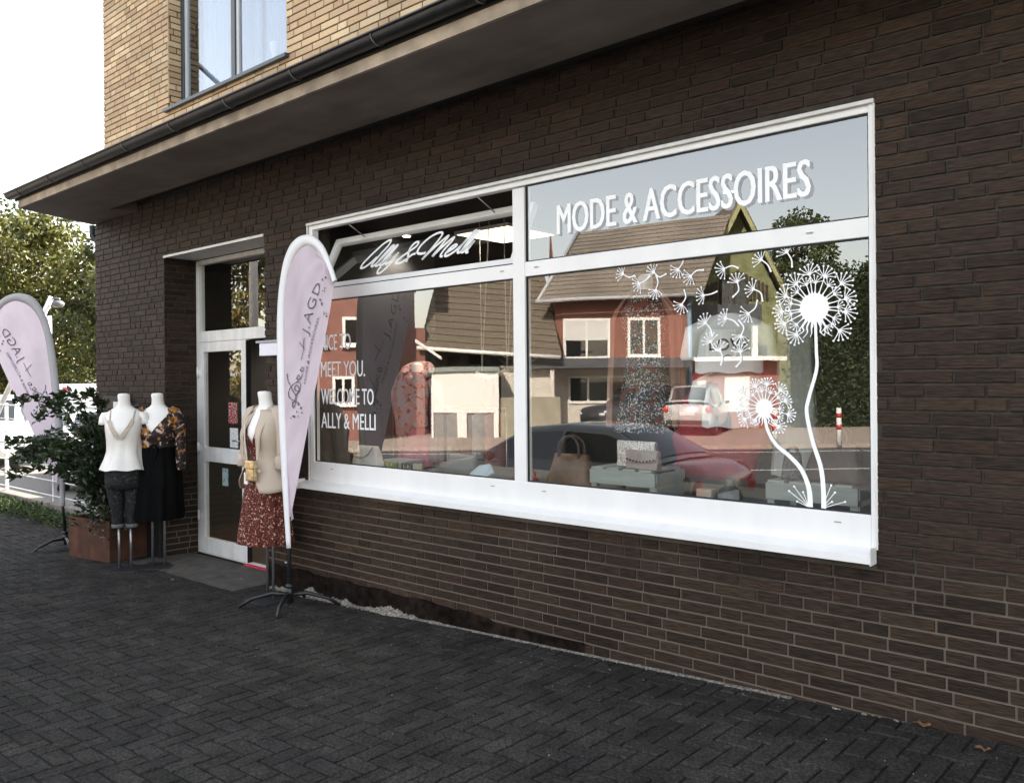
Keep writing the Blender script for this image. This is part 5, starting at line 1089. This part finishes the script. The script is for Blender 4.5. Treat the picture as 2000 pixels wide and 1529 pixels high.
def make_car(name, label, cat, kind, paint, loc, rz, group=None):
    K = CARS[kind]; t = thing(name, label, cat, loc, rz, group); s = MB(); rs = []
    for x, hw, zl, zh in K['body']:
        rs.append([(x, y * hw, zl + (zh - zl) * q) for y, q in ((0, 0), (.82, 0), (.96, .12), (1, .38), (1, .62), (.965, .86), (.90, .97), (.5, 1.015), (0, 1.03), (-.5, 1.015), (-.90, .97), (-.965, .86), (-1, .62), (-1, .38), (-.96, .12), (-.82, 0))])
    s.loft(rs, cap0=True, cap1=True); rs = []
    for x, bw_, bz, rw, rz_ in K['cab']:
        rs.append([(x, y * (bw_ * (1 - q) + rw * q), bz + (rz_ - bz) * q + cr_) for y, q, cr_ in ((1, -.15, 0), (1, 0, 0), (1, .5, 0), (.99, .88, 0), (.93, 1, 0), (.5, 1, .02), (0, 1, .028), (-.5, 1, .02), (-.93, 1, 0), (-.99, .88, 0), (-1, .5, 0), (-1, 0, 0), (-1, -.15, 0))])
    s.loft(rs, closed=False, cap0=False); s.build("body", paint, t)
    cab = K['cab']
    def side_pt(x, q, sd, off=.006):
        for a, b in zip(cab, cab[1:]):
            if a[0] <= x <= b[0]:
                k = (x - a[0]) / (b[0] - a[0]); bw_, bz, rw, rz_ = [a[i]*(1-k) + b[i]*k for i in range(1, 5)]; return (x, sd * ((bw_ * (1-q) + rw * q) + off), bz + (rz_ - bz) * q)
    xs_ = [cab[0][0] + .32] + list(K['posts']) + [cab[-1][0] - .22] if kind != 'van' else [cab[0][0] + .25, cab[1][0] + .75]
    for sd in (-1, 1):
        for a, b in zip(xs_, xs_[1:]):
            s = MB(); N_ = 8; rows = [[side_pt(a + .03 + (b - a - .06) * i / N_, q, sd) for q in (.06, .45, .84)] for i in range(N_ + 1)]; s.loft(rows, closed=False); recalc(s.build("side_window", carglass, t))
    for nm, a, b, r0, r1 in (("windscreen", cab[0], cab[1], .12, .95), ("rear_window", cab[-1], cab[-2], .12, .9)):
        if kind == 'van' and nm == "rear_window": continue
        def pt(y, k): 
            bx = a[0]*(1-k) + b[0]*k; hw = a[3]*(1-k) + b[3]*k; z = a[4]*(1-k) + b[4]*k; return (bx + (-.012 if nm == "windscreen" else .012), y * hw * .86, z + .028 * (1 - y*y) + .008)
        s = MB(); s.loft([[pt(y / 4, k) for y in range(-4, 5)] for k in (r0, (r0 + r1) / 2, r1)], closed=False); recalc(s.build(nm, carglass, t))
    for wx in K['wheels']:
        for sd in (-1, 1):
            y = sd * (K['W'] - .10); r = K['wr']; tw = .1
            s = MB(); s.loft([[(wx + rr * math.cos(a), y + yy, r + rr * math.sin(a)) for a in [2 * math.pi * i / 24 for i in range(24)]] for rr, yy in ((r * .62, -tw), (r * .95, -tw), (r, -tw * .7), (r, tw * .7), (r * .95, tw), (r * .62, tw))]); wh = recalc(s.build("wheel", tyre_m, t))
            s = MB(); s.tube([(wx, y + sd * .02, r), (wx, y + sd * .085, r)], r * .20, 12); s.loft([[(wx + rr * math.cos(a), y + sd * yy, r + rr * math.sin(a)) for a in [2 * math.pi * i / 24 for i in range(24)]] for rr, yy in ((r * .63, .05), (r * .63, .092), (r * .56, .092), (r * .56, .05))])
            for k in range(5): a = 2 * math.pi * k / 5; s.tube([(wx, y + sd * .075, r), (wx + r * .58 * math.cos(a), y + sd * .085, r + r * .58 * math.sin(a))], .03, 6)
            recalc(s.build("rim", rim_m, wh))
    B0, B1 = K['body'][0], K['body'][-1]
    for sd in (-1, 1):
        s = MB(); s.ball((B1[0] - .03, sd * (B1[1] - .06), B1[3] - .14), (.06, .12, .13), 10, 6); s.build("tail_light", red_l, t)
        s = MB(); s.ball((B0[0] + .08, sd * (B0[1] - .02), B0[3] - .02), (.10, .16, .07), 10, 6); s.build("headlight", clear_l, t)
        s = MB(); s.ball((cab[0][0] + .42, sd * (K['W'] + .06), cab[0][2] + .06), (.06, .09, .06), 8, 5); s.build("wing_mirror", trim_m, t)
    s = MB(); s.box((B1[0] - .02, -.26, B1[3] - .32), (B1[0] + .012, .26, B1[3] - .20)); np = s.build("number_plate", plate_m, t)
    s = MB(); s.box((B1[0] - .05, -B1[1] + .05, B1[2] - .02), (B1[0] + .03, B1[1] - .05, B1[2] + .12)); s.build("rear_bumper", trim_m, t, bevel=.02)
    s = MB(); s.box((B0[0] - .02, -B0[1] + .05, B0[2] - .04), (B0[0] + .05, B0[1] - .05, B0[2] + .10)); s.build("front_bumper", trim_m, t, bevel=.02)
    return t
silver_p = M("silver_car_paint", (.55, .55, .54), .25, .02, 3, metal=.3, coat=.6); dark_p = M("dark_grey_green_car_paint", (.20, .21, .185), .25, .02, 3, metal=.2, coat=.6); white_p = M("white_car_paint", (.80, .80, .79), .25, .02, 3, coat=.6)
red_p = M("dark_car_paint", (.05, .05, .055), .3, .02, 3, coat=.5)
make_car("parked_car", "dark grey sedan parked at the kerb facing left, seen only mirrored in the window", "car", 'sedan', dark_p, (-7.0, -4.85, -.42), 0)
suv = make_car("parked_suv", "silver estate car with roof rails seen from behind, mirrored beside the white tops", "car", 'suv', silver_p, SF(6.6, 30.0, -.3), 0)
h = Vector(SF(.42, 1, 0)) - Vector(SF(0, 0, 0)); suv.rotation_euler = (0, 0, math.atan2(-h.y, -h.x))
for sd in (-1, 1):
    s = MB(); s.tube([(-.4, sd * .58, 1.60), (-.3, sd * .60, 1.68), (1.5, sd * .60, 1.72), (1.7, sd * .58, 1.62)], .02, 6); s.build("roof_rail", trim_m, suv)
car3 = make_car("parked_car", "black hatchback parked before the cream house, mirrored left of the silver car", "car", 'suv', red_p, SF(4.6, 30.6, -.3), 0); h = Vector(SF(.9, .5, 0)) - Vector(SF(0, 0, 0)); car3.rotation_euler = (0, 0, math.atan2(h.y, h.x))
# bollards
for u, v, lab in ((9.1, 23.7, "red and white striped bollard, the right one mirrored in the window"), (7.24, 23.5, "red and white striped bollard, the left one mirrored behind the small dandelion")):
    t = thing("bollard", lab, "bollard", SF(u, v, -.3), 0, "striped bollards on the far kerb"); s = MB(); s.tube([(0, 0, -.02), (0, 0, 1.02)], .07, 14); s.build("post", white_far, t)
    for z in (.42, .74): s = MB(); s.tube([(0, 0, z), (0, 0, z + .13)], .0725, 14); s.build("red_band", M("red_band", (.5, .03, .03), .5, .1, 9), t)
# street lamp reflected in the door
t = thing("street_lamp", "slim white street lamp post mirrored in the pane above the door", "street lamp", (-12.5, -2.65, -.27)); s = MB(); s.tube([(0, 0, 0), (0, 0, 6.5)], [.09, .055], 12); s.build("post", white_far, t); s = MB(); s.tube([(0, 0, 6.5), (.0, .5, 6.8), (0, 1.0, 6.85)], .04, 8); s.ball((0, 1.2, 6.83), (.12, .3, .06)); s.build("lamp_head", grey_steel, t)

# ------------------------------------------------------------------ trees
leaf_m = M("tree_leaf", (1, 1, 1), .55, .15, 3, attr=True, trans=.28); ATTR.add("tree_leaf")
def tree(name, label, x, y, z, H, R, nleaf, seed, cb=.25, tint=(.070, .10, .022), L=.16, group=None, cat="tree", trunk=.16, clumps=64, lean=0, dens=.33):
    random.seed(seed); t = thing(name, label, cat, (x, y, z), 0, group); s = MB()
    top = H * .82; P = catmull([(0, 0, -.1), (U(-.2, .2), U(-.2, .2), H * .3), (U(-.4, .4) + lean, U(-.3, .3), H * .6), (U(-.5, .5) + lean, U(-.4, .4), top)], 5)
    s.tube(P, [trunk * (1 - .85 * i / len(P)) for i in range(len(P))], 9); C = []
    for i in range(clumps):
        k = (i + .5) / clumps; zz = H * (cb + (1 - cb) * k); rr = R * math.sin(math.pi * min(1, .16 + .80 * k)) ** .7 * U(.25, 1.0); a = i * 2.4 + U(-.5, .5)
        c = Vector((rr * math.cos(a) + lean * k, rr * math.sin(a), zz)); C.append((c, R * U(.15, .30), U(.7, 1.3)))
        if i % 2 == 0:
            j = min(len(P) - 1, int(len(P) * max(.15, (zz - R * .5) / top * .9))); b = P[j]; s.tube([b, (b + c) / 2 + Vector((0, 0, -.1)), c], [trunk * .32, trunk * .18, .012], 5)
    s.build("trunk", bark, t); lv = MB()
    for i in range(nleaf):
        c, r, cf = C[int(rnd() * len(C))]; d = Vector((U(-1, 1), U(-1, 1), U(-1, 1)))
        if d.length < .05: continue
        d = d.normalized() * r * (U(0, 1) ** dens); d.z *= .75; p = c + d
        q = U(.6, 1.4) * cf; y_ = U(0, 1); col = (tint[0] * q * (1 + .7 * y_ * y_), tint[1] * q * (1 + .25 * y_), tint[2] * q)
        leaf(lv, p, (d.x + U(-.6, .6) * r, d.y + U(-.6, .6) * r, U(-1.2, .4) * r), L * U(.7, 1.3), L * U(.45, .75), col)
    lv.build("crown", leaf_m, t); return t
YL = (.085, .095, .018); DG = (.040, .060, .018)
tree("broadleaf_tree", "tall yellow green tree at the far left edge behind the cars", -34, 3.6, -.4, 8.0, 4.0, 15000, 101, .12, YL, .22, "trees behind the parking lot")
tree("broadleaf_tree", "yellow green tree behind the left flag", -30, 6.0, -.4, 7.2, 3.4, 16000, 102, .10, YL, .20, "trees behind the parking lot")
tree("broadleaf_tree", "darker green tree right beside the shop corner", -25.5, 8.3, -.4, 7.4, 3.2, 16000, 103, .12, (.055, .070, .018), .18, "trees behind the parking lot")
tree("broadleaf_tree", "dark shaded tree in the back row behind the parking lot, right one", -33, 13.5, -.4, 8, 4.5, 9000, 104, .05, DG, .28, "trees behind the parking lot")
tree("broadleaf_tree", "dark shaded tree in the back row behind the parking lot, left one", -42, 9, -.4, 9.5, 5, 9000, 105, .05, DG, .28, "trees behind the parking lot")
tree("broadleaf_tree", "dark shaded tree far back at the left picture edge", -46, 2, -.4, 8, 5, 7000, 106, .05, DG, .30, "trees behind the parking lot")
tree("broadleaf_tree", "large autumn tinted tree mirrored in the pane above the shop door", -26.5, -9.8, -.4, 8.6, 3.0, 14000, 107, .10, (.12, .105, .025), .2)
tree("broadleaf_tree", "green tree mirrored behind the door glass, farther down the street", -36, -9, -.4, 9, 4.5, 9000, 108, .08, (.07, .09, .02), .28)
x, y, z = SF(13.2, 39, -.3); tree("broadleaf_tree", "tall green tree mirrored above the large dandelion", x, y, z, 9.2, 2.6, 11000, 109, .08, (.07, .095, .03), .2)
x, y, z = SF(17.5, 37, -.3); tree("broadleaf_tree", "dark tree mirrored at the right edge of the window", x, y, z, 9, 3.6, 11000, 110, .05, (.045, .065, .02), .22)
# hedge
random.seed(55); hd = root("hedge", "tall dark green clipped hedge mirrored behind the large dandelion", "hedge"); lv = MB()
for i in range(26000):
    u, v, z = U(10.6, 24), U(32, 33.6), U(-.3, 5.9)
    if rnd() < .7: v = 32 + U(0, .25)
    q = U(.5, 1.4); leaf(lv, SF(u, v, z), (U(-1, 1), U(-1, 1), U(-1, .6)), U(.14, .26), U(.08, .13), (.040 * q, .062 * q, .018 * q))
lv.build("foliage", leaf_m, hd); s = MB(); s.box((10.9, 32.5, -.3), (24, 33.3, 5.3)); sfb(s, "inner_twigs", M("hedge_twigs", (.03, .035, .015), .95, .4, 6), hd)
s = MB(); sfb(s.box((12.0, 31.2, -.3), (12.05, 31.25, 6)), "utility_pole", wood_dk); bpy.data.objects.remove(bpy.data.objects["utility_pole"])

# ------------------------------------------------------------------ parking lot left of the corner
lot_m = M("lot_gravel_asphalt", (.16, .15, .135), .9, .2, 20, bump=.003)
s = MB(); s.box((-60, .55, -.5), (-10.4, 30, -.34)); tag(s.build("parking_lot", lot_m), kind='structure')
conc = M("weathered_concrete_kerb", (.20, .18, .155), .9, .2, 10, bump=.004, streak=((3, 3, .5), .6, 1.1))
wl = thing("low_wall", "low weathered concrete wall under the wire fence", "wall", (0, 0, 0)); 
s = MB(); x = -24.0
while x < -10.6: s.box((x, .24, -.45), (x + 1.985, .44, -.06)); x += 2.0
s.build("wall_blocks", conc, wl, bevel=.01)
galv = M("galvanised_white_wire", (.66, .67, .66), .45, .08, 20, metal=.3)
fn = thing("wire_fence", "pale wire fence with horizontal rails on the low wall", "fence", (0, 0, 0))
s = MB()
for k in range(7): z = .02 + k * .205; s.tube([(-24, .33, z), (-10.7, .33, z)], .009 if k < 6 else .016, 6)
s.build("rail", galv, fn)
x = -24.0
while x < -10.5: 
    s = MB(); s.box((x - .025, .34, -.06), (x + .025, .385, 1.28)); s.build("fence_post", galv, fn); x += 1.9
# weeds
random.seed(61); lv = MB()
for i in range(3600):
    x = U(-18, -10.5); c0 = noise.noise(Vector((x * 1.3, 3, 0))); 
    if c0 < -.25: continue
    y = .22 - abs(random.gauss(0, .13)) * (1 + c0); h_ = U(0, .16 + .1 * c0); q = U(.6, 1.4); leaf(lv, (x, y, G(x) + h_), (U(-1, 1), U(-1, 1), U(-.2, 1)), U(.04, .09), U(.015, .035), (.055 * q, .085 * q, .022 * q))
wd = lv.build("weeds", leaf_m); tag(wd, "green weeds growing along the foot of the low wall", "weeds", kind='stuff')
c1 = make_car("parked_car", "white car nearest the wire fence, behind the left flag", "car", 'sedan', white_p, (-17.2, 3.0, -.34), math.radians(160))
c2 = make_car("parked_car", "white estate car behind the shrub, second in the parking lot", "car", 'suv', M("pale_blue_white_paint", (.62, .66, .68), .25, .02, 3, coat=.6), (-13.9, 3.6, -.34), math.radians(200))
c3 = make_car("parked_car", "white car at the far left picture edge behind the fence", "car", 'suv', white_p, (-22.5, 2.6, -.34), math.radians(150))
van = make_car("parked_van", "white box van with red emblem behind the shrub at the wall corner", "van", 'van', white_p, (-21.6, 6.4, -.34), math.radians(200))
van.scale = (1, 1, .73); s = MB(); s.box((-.9, -1.05, .6), (2.7, 1.05, 2.62)); s.build("cargo_box", white_p, van, bevel=.03); s = MB(); s.box((2.35, 1.052, 2.3), (2.52, 1.06, 2.5)); s.build("red_emblem", M("red_emblem", (.5, .04, .05), .5, .1, 9), van)
t = thing("barrier_arm", "white slanting barrier arm with lamp on a post behind the left flag", "barrier", (-19.3, 2.7, -.34)); s = MB(); s.tube([(0, 0, 0), (0, 0, 3.35)], .05, 8); s.build("post", galv, t)
s = MB(); s.tube([(-.95, -.75, 1.2), (.05, .03, 3.75)], .055, 8); s.build("arm", galv, t); s = MB(); s.ball((.16, .12, 3.60), (.13, .13, .08), 12, 8); s.tube([(.05, .03, 3.72), (.2, .14, 3.7)], .03, 6); s.build("lamp_head", M("grey_lamp_head", (.10, .10, .11), .4, .1, 9), t)
g = root("garage_building", "roof corner of a neighbouring shed behind the shop wall", "shed"); s = MB(); s.box((-13.2, 5.2, -.34), (-10.6, 9, 2.2)); s.build("shed_wall", wood_dk, g)
s = MB(); s.prism([(-13.35, 5.1, 2.2), (-13.35, 5.1, 2.34), (-10.5, 5.1, 3.66), (-10.5, 5.1, 3.5)], (0, 4, 0)); recalc(s.build("shed_roof", M("grey_roof_sheet", (.3, .31, .33), .5, .1, 5), g))
